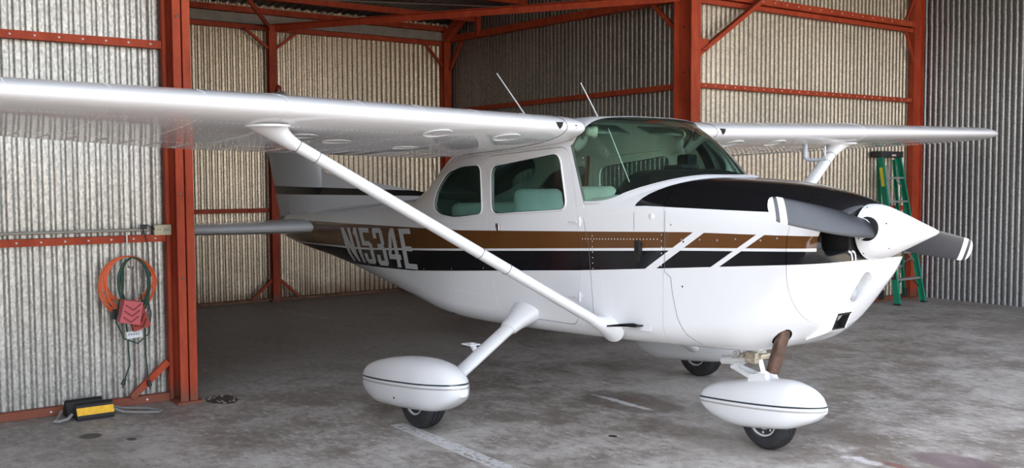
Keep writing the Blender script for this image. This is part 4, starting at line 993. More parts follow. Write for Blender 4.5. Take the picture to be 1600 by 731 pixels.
# --- wheels, fairings, legs
def pant_mat(x0, z0, sl, nm):
    m, t, b = newmat(nm); e = E_(t); P, x, y, z = pos_xyz(t); l = e.add(z0, e.mul(e.sub(x, x0), sl)); d = e.sub(z, l)
    c = e.mix(e.AND(e.gt(d, -.005), e.lt(d, .005)), WHITE, (.02, .035, .04)); c = e.mix(e.AND(e.gt(d, -.030), e.lt(d, -.020)), c, (.42, .41, .40))
    t.links.new(c, b.inputs['Base Color']); b.inputs['Roughness'].default_value = .3; b.inputs['Coat Weight'].default_value = .5; return m
MAINP = pant_mat(-2.036, .258, .094, 'main_fairing_paint'); NOSEP = pant_mat(-.19, .246, .088, 'nose_fairing_paint')
def pant(name, cy, prof, mat, parent, label):
    mb = MB(); rg = []
    for i, x in enumerate(frange(prof[0][0], prof[-1][0], 40)):
        xs = [p[0] for p in prof]; zt_ = smooth_interp(x, xs, [p[1] for p in prof]); zb_ = smooth_interp(x, xs, [p[2] for p in prof]); hw = smooth_interp(x, xs, [p[3] for p in prof])
        c = (zt_+zb_)/2; h = (zt_-zb_)/2; r = []
        for k in range(32):
            a = 2*PI*k/32; ca, sa = math.cos(a), math.sin(a); ez = .62 if sa < 0 else .85; r.append((x, cy+hw*math.copysign(abs(ca)**(.62 if sa < 0 else .85), ca), c+h*math.copysign(abs(sa)**ez, sa)))
        rg.append(r)
    mb.loft(rg, cap0=True, cap1=True); o = mb.build(name, mat, parent, smooth=True, auto=35); o['label'] = label; return o
def wheel(x, y, Rr, wd, parent, s=-1):
    r = bpy.data.objects.new('wheel', None); COL.objects.link(r); place(r, Vector((x, y, 0)), parent)
    h = wd/2; mb = MB(); prof = [(-h*.80, Rr*.52), (-h*.98, Rr*.60), (-h, Rr*.76), (-h*.86, Rr*.90), (-h*.55, Rr*.975), (-h*.42, Rr*.99), (-h*.40, Rr*.965), (-h*.32, Rr*.965), (-h*.30, Rr*.997), (-.006, Rr), (-.005, Rr*.97), (.005, Rr*.97), (.006, Rr), (h*.30, Rr*.997), (h*.32, Rr*.965), (h*.40, Rr*.965), (h*.42, Rr*.99), (h*.55, Rr*.975), (h*.86, Rr*.90), (h, Rr*.76), (h*.98, Rr*.60), (h*.80, Rr*.52)]
    mb.lathe([(d, q) for d, q in prof], (x, y, Rr), (0, 1, 0), n=48); mb.build('tire', TIRE, r, smooth=True, auto=30)
    mb = MB(); mb.lathe([(-h*.86, Rr*.20), (-h*.9, Rr*.30), (-h*.62, Rr*.36), (-h*.62, Rr*.46), (-h*.92, Rr*.50), (-h*.92, Rr*.54), (h*.92, Rr*.54), (h*.92, Rr*.50), (h*.62, Rr*.46), (h*.62, Rr*.36), (h*.9, Rr*.30), (h*.86, Rr*.2)], (x, y, Rr), (0, 1, 0), n=32)
    for k in range(8): a = 2*PI*k/8; mb.lathe([(0, .008), (.012, .008)], (x+Rr*.41*math.cos(a), y+s*h*.62, Rr+Rr*.41*math.sin(a)), (0, s, 0), n=6)
    mb.build('wheel_hub', simple('hub_silver_white', (.62, .62, .62), .35, metal=.3), r, smooth=True, auto=30); return r
MP = [(-2.19, .265, .185, .055), (-2.17, .305, .150, .070), (-2.06, .355, .108, .102), (-1.93, .390, .088, .125), (-1.84, .410, .093, .136), (-1.60, .448, .112, .150), (-1.39, .462, .132, .150), (-1.27, .456, .150, .138), (-1.17, .436, .190, .115), (-1.09, .400, .232, .082), (-1.035, .345, .275, .030)]
NP = [(-.292, .258, .195, .045), (-.27, .292, .172, .058), (-.15, .345, .122, .085), (-.04, .370, .106, .103), (.03, .387, .106, .112), (.24, .424, .130, .125), (.36, .430, .150, .120), (.46, .415, .188, .100), (.54, .380, .228, .070), (.595, .322, .278, .022)]
for s in (-1, 1):
    cy = s*1.33
    pant('wheel_fairing', cy, MP, MAINP, AP, 'white teardrop fairing over a main wheel'); wheel(-1.50, cy, .195, .155, AP, s)
    mb = MB(); mb.lathe([(0, .008), (.004, .007)], (-1.62, cy+s*.142, .19), (0, s, 0), n=10); mb.build('access_hole', DARK, AP)
    mb = MB(); rg = []
    A = Vector((-1.44, s*.56, .66)); B = Vector((-1.46, s*1.24, .215)); ax = (B-A).normalized(); ch = Vector((1, 0, 0)); ch = (ch-ax*ax.dot(ch)).normalized(); th = ax.cross(ch)
    for q in (0, .25, .5, .75, 1):
        c = A+(B-A)*q; rg.append([c+ch*.068*math.cos(2*PI*k/20)+th*.034*math.sin(2*PI*k/20) for k in range(20)])
    mb.loft(rg, cap0=True, cap1=True); leg = mb.build('main_gear_leg', PAINT_W, AP, smooth=True)
    mb = MB(); rg = []
    for q, rx, ry in ((0.175, .075, .042), (.165, .079, .046), (.11, .084, .052), (.05, .100, .062), (-.01, .128, .072), (-.07, .150, .080)):
        c = A+(B-A)*q + Vector((.0, 0, 0)); rg.append([c+ch*rx*math.cos(2*PI*k/22)+th*ry*math.sin(2*PI*k/22) for k in range(22)])
    mb.loft(rg, cap0=True, cap1=True); mb.build('leg_fairing', PAINT_W, leg, smooth=True)
    mb = MB(); c = A+(B-A)*.50+Vector((-.085, 0, .02)); mb.obox(c+Vector((-.03, 0, .028)), (1, 0, 0), (0, 1, 0), (0, 0, 1), .10, .085, .008); mb.bar(c+Vector((.05, 0, -.03)), c+Vector((-.02, 0, .028)), .03, .02); mb.build('step', PAINT_W, leg)
pant('wheel_fairing', 0, NP, NOSEP, AP, 'white teardrop fairing over the nose wheel'); nw = wheel(.205, 0, .178, .125, AP)
mb = MB(); mb.lathe([(0, .008), (.004, .007)], (.11, -.108, .185), (0, -1, 0), n=10); mb.build('access_hole', DARK, AP)
ng = bpy.data.objects.new('nose_gear', None); COL.objects.link(ng); place(ng, Vector((.14, 0, .40)), AP)
NB = Vector((.170, 0, .40)); NT = Vector((.085, 0, .66)); nx = (NT-NB).normalized()
mb = MB(); mb.cyl(NB, NB+nx*.20, .022, n=20); mb.build('oleo_piston', CHROME, ng, smooth=True)
mb = MB(); mb.cyl(NB+nx*.14, NT, .036, n=20); mb.lathe([(0, .052), (.02, .056), (.045, .052)], NB+nx*.135, nx, n=20); mb.build('oleo_cylinder', simple('white_dirty_paint', (.62, .60, .55), .4, var=.3, vscale=40), ng, smooth=True)
mb = MB(); mb.box(.06, .20, -.07, .07, .535, .565, .008); mb.box(.10, .18, -.095, -.065, .51, .575, .006); mb.box(.02, .08, -.05, .05, .50, .55, .008)
for k in range(4): mb.sphere((.17-.05*k, -.085, .545+.01*(k % 2)), .012, 8, 6)
mb.build('steering_collar', simple('cream_dirty_metal', (.50, .44, .34), .4, metal=.3, var=.5, vscale=50), ng, smooth=True)
mb = MB(); mb.tube([(.10, -.03, .520), (-.03, -.05, .500)], [.018, .018], 12); mb.tube([(-.03, -.05, .500), (-.10, -.055, .492)], [.026, .026], 14); mb.tube([(.02, -.04, .55), (-.05, -.03, .60)], .007, 8); mb.build('shimmy_damper', simple('damper_white', (.66, .66, .66), .35), ng, smooth=True)
mb = MB(); mb.bar((-.045, -.02, .455), (.12, -.045, .415), .018, .026); mb.bar((-.045, .02, .455), (.12, .045, .415), .018, .026); mb.bar((-.045, -.02, .455), (.07, -.035, .53), .018, .024); mb.bar((-.045, .02, .455), (.07, .035, .53), .018, .024); mb.cyl((-.045, -.035, .455), (-.045, .035, .455), .012); mb.build('torque_link', PAINT_W, ng)
mb = MB(); mb.prism(roundpoly([(.09, .39), (.10, .435), (.155, .445), (.215, .455), (.225, .42), (.30, .405), (.32, .385)], .012), -.055, -.035); mb.prism(roundpoly([(.09, .39), (.10, .435), (.155, .445), (.215, .455), (.225, .42), (.30, .405), (.32, .385)], .012), .035, .055); mb.cyl(NB+Vector((.0, 0, -.01)), NB+nx*.055, .042, n=20); mb.build('fork', PAINT_W, ng, smooth=True, auto=30)
mb = MB(FB); mb.lathe([(0, .050), (.014, .050), (.020, .043), (.028, .028), (.031, .0)], (.760, -.040, .962), (1, 0, 0), n=28)
LENS = simple('light_lens', (.55, .57, .60), .12, metal=.6, bump=.8, bscale=180); ll = mb.build('landing_light', LENS, NOSECAP, smooth=True); ll['label'] = 'round landing light lens in the chin'
mb = MB(FB); mb.torus((.768, -.040, .962), (1, 0, 0), .052, .004, 28, 6); mb.build('light_ring', STEEL, ll)
# carburettor air scoop on the chin
mb = MB(FB); y0, y1 = -.150, -.020
prof_ = [(.560, .685), (.690, .735), (.728, .758), (.768, .850), (.745, .890), (.64, .86)]
mb.prism(prof_, y0, y1); sc = mb.build('tmp', [PAINT_W, DARK])
c = cutter([(y0+.014, .762), (y1-.014, .762), (y1-.014, .836), (y0+.014, .836)], .69, .90, 'x'); boolean(sc, c, 'DIFFERENCE', 'MANIFOLD'); kill(c)
for p_ in sc.data.polygons:
    c_ = sc.matrix_basis @ p_.center; zb_ = c_.z-PITCH*c_.x
    p_.material_index = 1 if (c_.x < .768 and y0+.012 < c_.y < y1-.012 and .755 < zb_ < .84 and c_.x > .685) else 0
sc.name = 'air_scoop'; adopt(sc, NOSECAP)

# --- fuselage rivets and seams
def side_riv(mb, pts, sp, s=-1, T=None, r=.0040):
    """rivets along a polyline given as (x, z) on the side"""
    for i in range(len(pts)-1):
        a, b = Vector(pts[i]), Vector(pts[i+1]); n = max(1, int((b-a).length/sp))
        for k in range(n):
            p = a+(b-a)*k/n; y = yside(p.x, p.y, T); y2 = yside(p.x, p.y+.01, T); w, zb_, zt_ = params(T or (AFT if p.x < -.84 else FWD), p.x)[:3]
            nz = (y-y2)/.01; rivet(mb, FB((p.x, s*(y+.0003), p.y)), (0, s, nz), r)
for s in (-1, 1):
    mb = MB()
    for (a, b) in ((-2.05, -1.95), ):
        pass
    side_riv(mb, [(-1.93, 1.86), (-1.925, 1.36)], .032, s)
    side_riv(mb, [(-2.62, 1.385), (-2.30, 1.345), (-1.93, 1.35)], .028, s)
    side_riv(mb, [(-2.62, 1.46), (-2.66, 1.50), (-2.56, 1.64), (-2.42, 1.77), (-2.2, 1.81), (-1.95, 1.82)], .028, s)
    side_riv(mb, [(-2.80, 1.60), (-2.70, 1.46), (-2.74, 1.34)], .028, s)
    side_riv(mb, [(-2.75, 1.335), (-2.40, 1.315), (-1.93, 1.318)], .024, s)
    side_riv(mb, [(-.845, 1.76), (-.80, 1.45), (-.76, 1.30), (-.74, .68)], .034, s)
    side_riv(mb, [(-.79, 1.40), (-.60, 1.405), (-.45, 1.425)], .03, s)
    side_riv(mb, [(-.63, 1.40), (-.63, 1.30)], .03, s)
    side_riv(mb, [(-.60, 1.02), (-.58, .66)], .04, s); side_riv(mb, [(-.66, 1.02), (-.64, .66)], .04, s)
    side_riv(mb, [(-.175, 1.42), (-.175, 1.06)], .035, s); side_riv(mb, [(-.85, 1.245), (-.18, 1.250)], .026, s)
    side_riv(mb, [(-1.70, .665), (-.90, .660), (-.30, .655)], .035, s)
    side_riv(mb, [(-1.93, 1.02), (-1.93, .70)], .035, s); side_riv(mb, [(-1.78, .82), (-1.74, .70), (-1.62, .66)], .028, s)
    side_riv(mb, [(-2.35, 1.0), (-2.37, .70)], .035, s); side_riv(mb, [(-2.80, .98), (-2.82, .72)], .035, s)
    side_riv(mb, [(-3.4, .80), (-2.37, .74), (-1.8, .72)], .036, s); side_riv(mb, [(-2.8, .87), (-2.37, .84), (-1.95, .83)], .036, s)
    side_riv(mb, [(-5.2, 1.335), (-2.80, 1.335)], .042, s, r=.0036)
    for x in (-3.30, -3.95, -4.60, -5.20): side_riv(mb, [(x, params(AFT, x)[1]+.05), (x, 1.45)], .05, s, r=.0036)
    side_riv(mb, [(-3.25, 1.50), (-2.95, 1.40), (-2.80, 1.345)], .035, s)
    tag(mb.build('rivets', RIV, shell, fix=False), kind='stuff')
def seam(pts, parent, s=-1, T=None, r=.0016, mat=SEAM):
    P = []
    for i in range(len(pts)-1):
        a, b = Vector(pts[i]), Vector(pts[i+1]); n = max(1, int((b-a).length/.03))
        for k in range(n): p = a+(b-a)*k/n; P.append((p.x, s*(yside(p.x, p.y, T)+.0004), p.y))
    p = pts[-1]; P.append((p[0], s*(yside(p[0], p[1], T)+.0004), p[1])); mb = MB(FB); mb.tube(P, r, 5); return mb.build('panel_seam', mat, parent)
for s in (-1, 1):
    seam([(-.105, 1.03), (-.09, .93), (-.055, .80), (.0, .70), (.06, .645)], cowl, s)
    seam([(-.15, 1.415), (-.15, 1.06), (-.105, 1.03)], cowl, s)
    seam([(-.845, 1.38), (-.79, 1.20), (-.735, .68)], shell, s)
    seam([(-.39, 1.41), (-.39, 1.30)], shell, s)
    # cabin air scoop on the side, small latch, and the step-like antenna below
mb = MB(FB); mb.box(-.345, -.322, -.553, -.522, 1.155, 1.235, .005); mb.build('side_air_scoop', BLACK, shell, smooth=True)
mb = MB(FB); mb.box(-.402, -.345, -.5275, -.522, 1.12, 1.245, .004); mb.build('scoop_recess', simple('scoop_dark', (.02, .014, .012), .5), shell)  # thin near-black plate beside the side scoop
mb = MB(FB); mb.lathe([(0, .022), (.003, .020), (.006, .012)], (-.25, -.521, 1.384), (0, -1, 0), n=16); mb.build('latch_cover', PAINT_W, shell, smooth=True)
for (x, z, T_) in ((-.105, 1.335, FWD), (-.015, 1.237, FWD), (-.02, .98, FWD), (-.03, 1.25, FWD), (.22, 1.248, FWD), (.34, 1.255, FWD), (.50, 1.25, FWD), (.60, 1.262, FWD), (.10, 1.25, FWD)):
    mb = MB(FB); mb.lathe([(0, .006), (.002, .005), (.003, .002)], (x, -yside(x, z, T_), z), (0, -1, 0), n=8); mb.build('cowl_fastener', STEEL if z > 1.24 else DARK, cowl)
mb = MB(FB); mb.prism([(-.55, .712), (-.30, .735), (-.295, .748), (-.33, .752), (-.42, .742), (-.55, .722)], -.60, -.588); mb.box(-.44, -.31, -.60, -.525, .728, .736); mb.build('foot_step', BLACK, shell, smooth=True, auto=20)
mb = MB(FB); mb.box(-.42, -.24, -.5285, -.524, .70, .735, .003); mb.build('step_plate', PAINT_W, shell)
mb = MB(FB); mb.tube([(x, -(yside(x, 1.168, FWD)+.0008), 1.168) for x in (.70, .74)], .0015, 5)
mb = MB(); mb.lathe([(0, .014), (.012, .013), (.018, .010)], FB((-.96, -.535, 1.895)), (0, -1, -.4), n=12); mb.build('wing_root_screw', simple('brass', (.45, .28, .10), .4, metal=.8), AP)

# ================================================================== LOOSE THINGS
ORANGE = simple('orange_cable', (.75, .13, .035), .45); GREENC = simple('dark_green_cable', (.012, .055, .035), .5); BLACKC = simple('black_cable', (.015, .016, .018), .5); GREYP = simple('grey_conduit', (.42, .41, .37), .45, metal=.3)
XW = -3.205                                                            # front of the left wall's rails
mb = MB(FH); mb.tube([(XW+.0, YLW+.03, 1.262), (XW, -2.60, 1.250)], .011, 10); mb.tube([(XW-.02, -3.07, 1.235), (XW+.002, -3.07, 1.262), (XW+.014, -3.07, 1.262)], .006, 6); mb.tube([(XW, -4.6, 1.262), (XW, -4.64, 1.262)], .016, 10)
tag(mb.build('conduit', GREYP), 'thin grey electrical conduit running along the left wall above the rail', 'conduit')
ob_ = empty('outlet_box', FH((XW, -2.51, 1.205)), 'beige double socket box at the end of the conduit beside the column', 'socket')
mb = MB(FH); mb.box(XW-.02, XW+.022, -2.567, -2.448, 1.208, 1.283, .005); mb.build('box', simple('beige_box', (.58, .54, .40), .5), ob_, smooth=True)
for y in (-2.535, -2.482):
    mb = MB(FH); mb.lathe([(0, .021), (.004, .020), (.005, .017)], (XW+.022, y, 1.245), (1, 0, 0), n=16); so = mb.build('socket', simple('socket_cream', (.70, .62, .40) if y < -2.5 else (.5, .48, .42), .5), ob_)
    for dy in (-.007, .007): mb = MB(FH); mb.box(XW+.0265, XW+.0285, y+dy-.0018, y+dy+.0018, 1.242, 1.254); mb.build('slot', DARK, so)
# plugged-in dark lead beside the sockets
cd = empty('power_lead', FH((XW, -2.64, .88)), 'thin dark lead looping over the conduit and hanging beside the orange coil', 'cable')
mb = MB(FH); mb.tube([(XW+.02, -2.565, 1.25), (XW+.04, -2.62, 1.285), (XW+.035, -2.655, 1.27), (XW+.02, -2.64, 1.235), (XW+.02, -2.615, 1.15), (XW+.02, -2.61, 1.0), (XW+.025, -2.615, .95)], .004, 6); mb.build('lead', BLACKC, cd, smooth=True)
mb = MB(FH); mb.box(XW+.01, XW+.035, -2.63, -2.60, .915, .955, .005); mb.build('connector', BLACKC, cd)
mb = MB(FH); mb.box(XW+.012, XW+.045, -2.665, -2.625, 1.258, 1.288, .006); mb.build('plug', BLACKC, cd)
# hook
mb = MB(FH); HX_, HY_ = XW+.035, -2.755
mb.tube([(XW+.0, HY_, 1.232), (XW+.012, HY_, 1.236), (XW+.016, HY_, 1.22), (XW+.016, HY_, 1.02), (XW+.03, HY_, .995), (XW+.11, HY_, .99), (XW+.135, HY_, 1.01), (XW+.14, HY_, 1.06)], .007, 8)
tag(mb.build('wall_hook', simple('grey_hook', (.55, .55, .53), .4, metal=.5), smooth=True), 'long grey metal hook over the wall rail carrying the coiled cords', 'hook')
def coil(cx, cz, ry, rz, turns, r, depth, jitter, seed, x0, mb, phase=PI/2, topy=0):
    rnd = random.Random(seed); pts = []; N = 40
    for k in range(turns):
        a_, b_, oy, oz, dx = ry*(1+rnd.uniform(-jitter, jitter)), rz*(1+rnd.uniform(-jitter, jitter)), rnd.uniform(-.010, .010), rnd.uniform(-.016, .006), rnd.uniform(0, depth)
        for i in range(N):
            a = phase+2*PI*i/N; w = (1-math.sin(a))/2      # pinched together at the hook
            pts.append((x0+dx*(.35+.65*w)+.006*k*.2, cx+oy*w+a_*math.cos(a), cz+rz-b_+oz*w+b_*math.sin(a)))
    mb.tube(pts, r, 6); return pts
oc = empty('extension_cord', FH((XW+.05, -2.76, .66)), 'coiled bright orange extension cord hanging from the hook on the left wall', 'extension cord')
mb = MB(FH); coil(-2.763, .888, .168, .180, 9, .0065, .03, .14, 3, XW+.018, mb); mb.build('coil', ORANGE, oc, smooth=True)
gc = empty('extension_cord', FH((XW+.05, -2.76, .10)), 'dark green extension cord coiled inside the orange one with two ends hanging down', 'extension cord')
mb = MB(FH); coil(-2.735, .868, .098, .195, 6, .0058, .02, .13, 5, XW+.085, mb); mb.build('coil', GREENC, gc, smooth=True)
mb = MB(FH); mb.tube([(XW+.09, -2.835, .78), (XW+.09, -2.86, .62), (XW+.09, -2.81, .50), (XW+.09, -2.72, .455), (XW+.09, -2.64, .52), (XW+.09, -2.625, .66), (XW+.09, -2.65, .80)], .0055, 6)
mb.tube([(XW+.09, -2.80, 1.03), (XW+.045, -2.80, .80), (XW+.045, -2.775, .50), (XW+.04, -2.765, .30), (XW+.04, -2.80, .205)], .0055, 6)
mb.tube([(XW+.09, -2.69, .80), (XW+.045, -2.655, .62), (XW+.045, -2.655, .36), (XW+.04, -2.64, .19)], .0055, 6); mb.build('hanging_loop', GREENC, gc, smooth=True)
for (y, z, dy) in ((-2.805, .175, -.012), (-2.637, .145, .008)):
    mb = MB(FH); mb.cyl((XW+.04, y-dy*.5, z+.035), (XW+.04, y+dy, z-.010), .010, .016, 10); 
    for q in (-.005, .005): mb.box(XW+.04+q-.001, XW+.04+q+.001, y+dy-.003, y+dy+.003, z-.03, z-.008)
    mb.build('plug', BLACKC, gc, smooth=True)
mb = MB(FH); mb.box(XW+.04, XW+.075, -2.875, -2.845, .635, .705, .006); mb.build('socket_end', BLACKC, gc)
mb = MB(FH); mb.obox((XW+.10, -2.735, .585), (0, .85, -.5), (1, 0, 0), (0, .5, .85), .075, .002, .045); mb.obox((XW+.105, -2.745, .525), (0, 1, .08), (1, 0, 0), (0, -.08, 1), .105, .002, .05)
mb.v = mb.v; tg = mb.build('paper_tag', simple('paper_tag_white', (.72, .74, .76), .7), gc)
mb = MB(FH)
for k in range(5): mb.box(XW+.1062, XW+.1068, -2.785+.016*k, -2.776+.016*k, .520, .534)
mb.build('tag_print', simple('tag_ink', (.25, .27, .30), .7), tg)
mb = MB(FH); mb.tube([(XW+.125, -2.785, .80), (XW+.122, -2.775, .85), (XW+.120, -2.758, .985), (XW+.121, -2.745, .985), (XW+.122, -2.728, .85), (XW+.12, -2.722, .72)], .004, 6)
tag(mb.build('chock_rope', simple('grey_rope', (.40, .39, .36), .8), smooth=True), 'thin grey rope hanging from the hook and holding the red chocks', 'rope')
# red wheel chocks hung on the rope
def chock(cy, cz, w, h, d, rot, tilt, label, x0, col):
    r = empty('wheel_chock', FH((x0, cy, cz-h/2)), label, 'wheel chock', 'red wheel chocks on the hook')
    M = Matrix.Translation((x0, cy, cz)) @ Matrix.Rotation(rot, 4, 'X') @ Matrix.Rotation(tilt, 4, 'Z')
    mb = MB(lambda p: FH(M @ Vector(p))); mb.prism([(-w/2, -h/2), (w/2, -h/2), (w/2*.92, h/2), (-w/2*.92, h/2)], 0, d, 'x')
    m = simple('red_chock_' + str(round(cy, 2)), col, .5, bump=.1); mb.build('body', m, r)
    dk = simple('chock_tread_' + str(round(cy, 2)), tuple(c_*.45 for c_ in col), .6)
    for k in range(3):
        zc = h*(.30-.27*k); mb = MB(lambda p: FH(M @ Vector(p)))
        mb.bar((d+.001, -w*.36, zc), (d+.001, 0, zc-h*.17) if False else (d+.001, w*.05, zc-h*.18+.0), .008, .016, up=(1, 0, 0)); mb.bar((d+.001, w*.05, zc-h*.18), (d+.001, w*.36, zc+.02), .008, .016, up=(1, 0, 0)); mb.build('tread_bar', dk, r)
    return r
chock(-2.798, .700, .135, .155, .085, -.20, .0, 'larger pinkish red wheel chock with chevron treads hanging in front', XW+.18, (.52, .085, .10))
chock(-2.722, .640, .120, .150, .06, .30, .0, 'dark red wheel chock hanging behind and below the pinkish one', XW+.10, (.36, .035, .02))
# black chocks with yellow band on the floor, roped together
YEL = simple('yellow_band', (.85, .47, .02), .45, var=.12, vscale=40)
def fchock(x0, y0, ang, label, band):
    M = Matrix.Translation((x0, y0, 0)) @ Matrix.Rotation(ang, 4, 'Z'); r = empty('wheel_chock', FH((x0, y0, 0)), label, 'wheel chock', 'black wheel chocks on the floor')
    mb = MB(lambda p: FH(M @ Vector(p))); L = .235
    mb.prism([(.0, 0.002), (.125, 0.002), (.128, .02), (.085, .098), (.06, .112), (.04, .105), (-.005, .03)], -L/2, L/2, 'y'); mb.build('body', BLACK, r)
    if band:
        mb = MB(lambda p: FH(M @ Vector(p))); a, b = Vector((.1215, 0, .036)), Vector((.0955, 0, .082)); n = Vector((.87, 0, .48))*.002
        mb.add([(a.x+n.x, -L/2, a.z+n.z), (a.x+n.x, L/2, a.z+n.z), (b.x+n.x, L/2, b.z+n.z), (b.x+n.x, -L/2, b.z+n.z), (a.x-n.x, -L/2, a.z-n.z), (a.x-n.x, L/2, a.z-n.z), (b.x-n.x, L/2, b.z-n.z), (b.x-n.x, -L/2, b.z-n.z)], [(0,1,2,3),(7,6,5,4),(0,4,5,1),(1,5,6,2),(2,6,7,3),(3,7,4,0)]); mb.build('yellow_band', YEL, r)
fchock(-3.06, -3.05, .02, 'black rubber wheel chock with a yellow reflective band, on the floor by the left wall', True)
fchock(-3.20, -3.085, .04, 'plain black wheel chock lying behind the yellow-banded one', False)
mb = MB(FH); mb.tube([(-3.00, -2.935, .05), (-2.96, -2.86, .02), (-2.90, -2.76, .014), (-2.84, -2.66, .014), (-2.88, -2.63, .014), (-3.0, -2.70, .014), (-3.09, -2.84, .02), (-3.14, -2.95, .05)], .010, 8)
rp2 = MB(FH); rp2.tube([(-3.00, -3.185, .04), (-2.97, -3.22, .018), (-2.945, -3.275, .016), (-2.96, -3.30, .016), (-3.06, -3.26, .016), (-3.14, -3.225, .04)], .011, 8); tag(rp2.build('chock_rope', simple('dirty_rope_end', (.26, .25, .24), .85), smooth=True), 'short knotted rope end sticking out left of the two black chocks', 'rope')
tag(mb.build('chock_rope', simple('dirty_rope', (.22, .21, .20), .85), smooth=True), 'dirty grey rope looped through the two black chocks on the floor', 'rope')
# tyre by the back wall
mb = MB(FH); mb.lathe([(-.045, .06), (-.05, .08), (-.04, .10), (0, .108), (.04, .10), (.05, .08), (.045, .06)], (-8.15, 2.33, .109), (.35, .94, 0), n=28); tag(mb.build('old_wheel', TIRE, smooth=True), 'small black wheel standing on the floor by the back wall beyond the tail', 'wheel')
# concrete crumbs at the foot of the column
rn = random.Random(4)
mb = MB(FH)
for k in range(26):
    a = rn.uniform(0, 2*PI); rr_ = rn.uniform(.10, .19); mb.sphere((-3.02+rr_*math.cos(a)*.9, -2.14+rr_*math.sin(a)*.6, .004), rn.uniform(.005, .014), 6, 4, (1, 1, .6))
tag(mb.build('concrete_crumbs', simple('crumb_grey', (.20, .16, .14), .9)), 'crumbled bits of concrete round the broken floor at the column foot', 'rubble', kind='stuff')

# --- green stepladder leaning closed against the right wall
LG = simple('ladder_green_fibreglass', (.02, .26, .15), .4, coat=.2); LA = simple('ladder_aluminium', (.60, .60, .58), .35, metal=.8); LB = simple('ladder_black_cap', (.03, .03, .032), .5)
ld = empty('stepladder', FH((-3.25, 6.7, 0)), 'green fibreglass stepladder with aluminium steps leaning in the right corner behind the propeller', 'ladder')
F0 = [Vector((-3.13, 6.42, 0)), Vector((-3.13, 6.99, 0))]; T0 = [Vector((-3.42, 6.43, 1.86)), Vector((-3.42, 6.84, 1.86))]
B0 = [Vector((-3.39, 6.47, .06)), Vector((-3.39, 6.98, .06))]; T1 = [Vector((-3.47, 6.47, 1.82)), Vector((-3.47, 6.82, 1.82))]
for k in (0, 1):
    s_ = 1 if k else -1
    mb = MB(FH); u = (T0[k]-F0[k]).normalized(); mb.bar(F0[k], T0[k], .006, .075, up=(1, 0, 0)); c = (F0[k]+T0[k])/2; a = u; f = Vector((0, 1, 0)); nn = a.cross(f).normalized()
    for q in (-1, 1): mb.obox(c+nn*q*.036-f*s_*.012, a, f, nn, (T0[k]-F0[k]).length, .026, .005)
    mb.build('front_rail', LG, ld)
    mb = MB(FH); mb.obox(F0[k]+Vector((.0, 0, .012)), (1, 0, 0), f, (0, 0, 1), .085, .035, .024); mb.build('foot', LB, ld)
    mb = MB(FH); mb.bar(B0[k], T1[k], .006, .04, up=(1, 0, 0)); c = (B0[k]+T1[k])/2; a = (T1[k]-B0[k]).normalized(); nn = a.cross(f).normalized()
    for q in (-1, 1): mb.obox(c+nn*q*.019-f*s_*.010, a, f, nn, (T1[k]-B0[k]).length, .022, .004)
    mb.build('rear_rail', LG, ld)
    mb = MB(FH); mb.obox(B0[k]+Vector((0, 0, .045)), (1, 0, 0), f, (0, 0, 1), .06, .04, .12); mb.build('foot', LB, ld)
for i, z in enumerate((.33, .66, .99, 1.30, 1.60)):
    q = z/1.86; a = F0[0]*(1-q)+T0[0]*q; b = F0[1]*(1-q)+T0[1]*q
    mb = MB(FH); mb.box(a.x-.045, a.x+.035, a.y+.003, b.y-.003, z-.026, z, .003); mb.build('step', LA, ld)
    if i in (0, 1, 4):
        for ya, yb in ((a.y+.01, a.y+.14), (b.y-.01, b.y-.14)): mb = MB(FH); mb.bar((a.x, ya, z-.13), (a.x, yb, z-.03), .004, .02); mb.build('step_brace', LB if i == 0 else LA, ld)
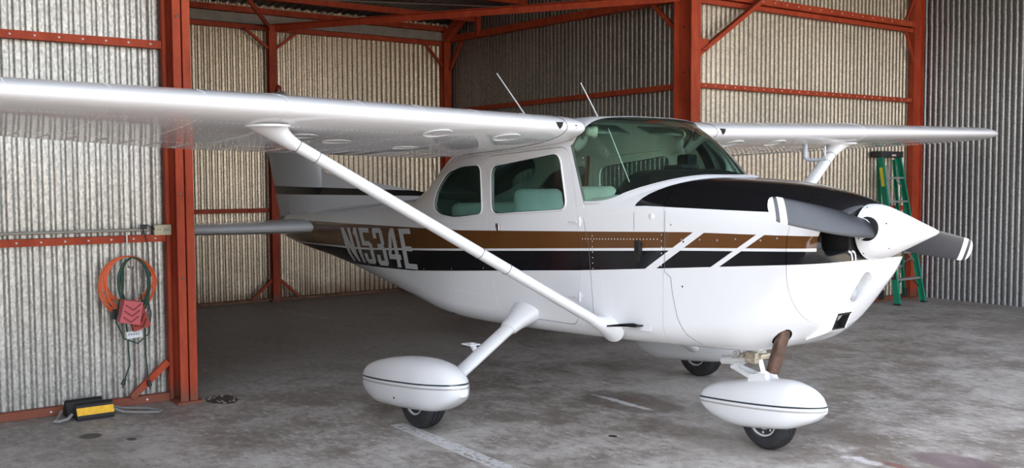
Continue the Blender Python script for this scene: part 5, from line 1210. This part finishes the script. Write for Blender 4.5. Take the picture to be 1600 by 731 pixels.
for z in (.40, 1.05):
    q = z/1.82; a = B0[0]*(1-q)+T1[0]*q; b = B0[1]*(1-q)+T1[1]*q
    mb = MB(FH); mb.bar(a, b, .02, .03); mb.build('rear_crossbar', LA, ld)
for k, y_ in ((0, 6.42), (1, 6.96)):
    mb = MB(FH); mb.bar((-3.18, y_, .62), (-3.41, y_+.02, .50), .005, .022); mb.build('spreader', LA, ld)
mb = MB(FH); mb.bar((-3.34, 6.53, 1.30), (-3.42, 6.56, 1.75), .01, .05, up=(0, 1, 0)); mb.build('spreader', LA, ld)
mb = MB(FH); mb.box(-3.535, -3.375, 6.40, 6.875, 1.845, 1.925, .012); tcap = mb.build('top_cap', LB, ld, smooth=True)
mb = MB(FH); mb.box(-3.376, -3.3735, 6.62, 6.71, 1.862, 1.885); mb.build('cap_sticker', simple('sticker_red_white', (.72, .55, .50), .6), tcap)
mb = MB(FH); mb.obox(F0[0]*.14+T0[0]*.86-Vector((0, .0045, 0)), (0, 1, 0), T0[0]-F0[0], (1, 0, .155), .002, .24, .045); mb.build('yellow_label', simple('label_yellow', (.80, .68, .05), .6), ld)
mb = MB(FH); c = F0[0]*.775+T0[0]*.225-Vector((0, .0045, 0)); mb.obox(c, (0, 1, 0), T0[0]-F0[0], (1, 0, .155), .002, .20, .06); lb = mb.build('black_label', LB, ld)
for k in range(6): mb = MB(FH); mb.obox(c-Vector((-.004*k+.01, .002, -.025*k+.062)), (0, 1, 0), T0[0]-F0[0], (1, 0, .155), .0015, .014, .030); mb.build('label_letter', simple('label_letter_yellow', (.75, .65, .15), .6), lb)

for y0_ in (-.150, -.118):
    mb = MB(FB); mb.tube([(.8475, y0_, 1.135), (.8475, y0_-.003, 1.160), (.8475, y0_-.014, 1.178), (.8465, y0_-.034, 1.186)], .006, 6, sq=.3); st_ = mb.build('stripe_tick', PAINT_W, NOSECAP); st_['label'] = 'short white curved stripe below the air inlet'
mb = MB(FB); mb.tube([(-.815, -.34, 1.95), (-.50, -.430, 1.545)], .003, 6); mb.build('windshield_rod', LINER, AP)
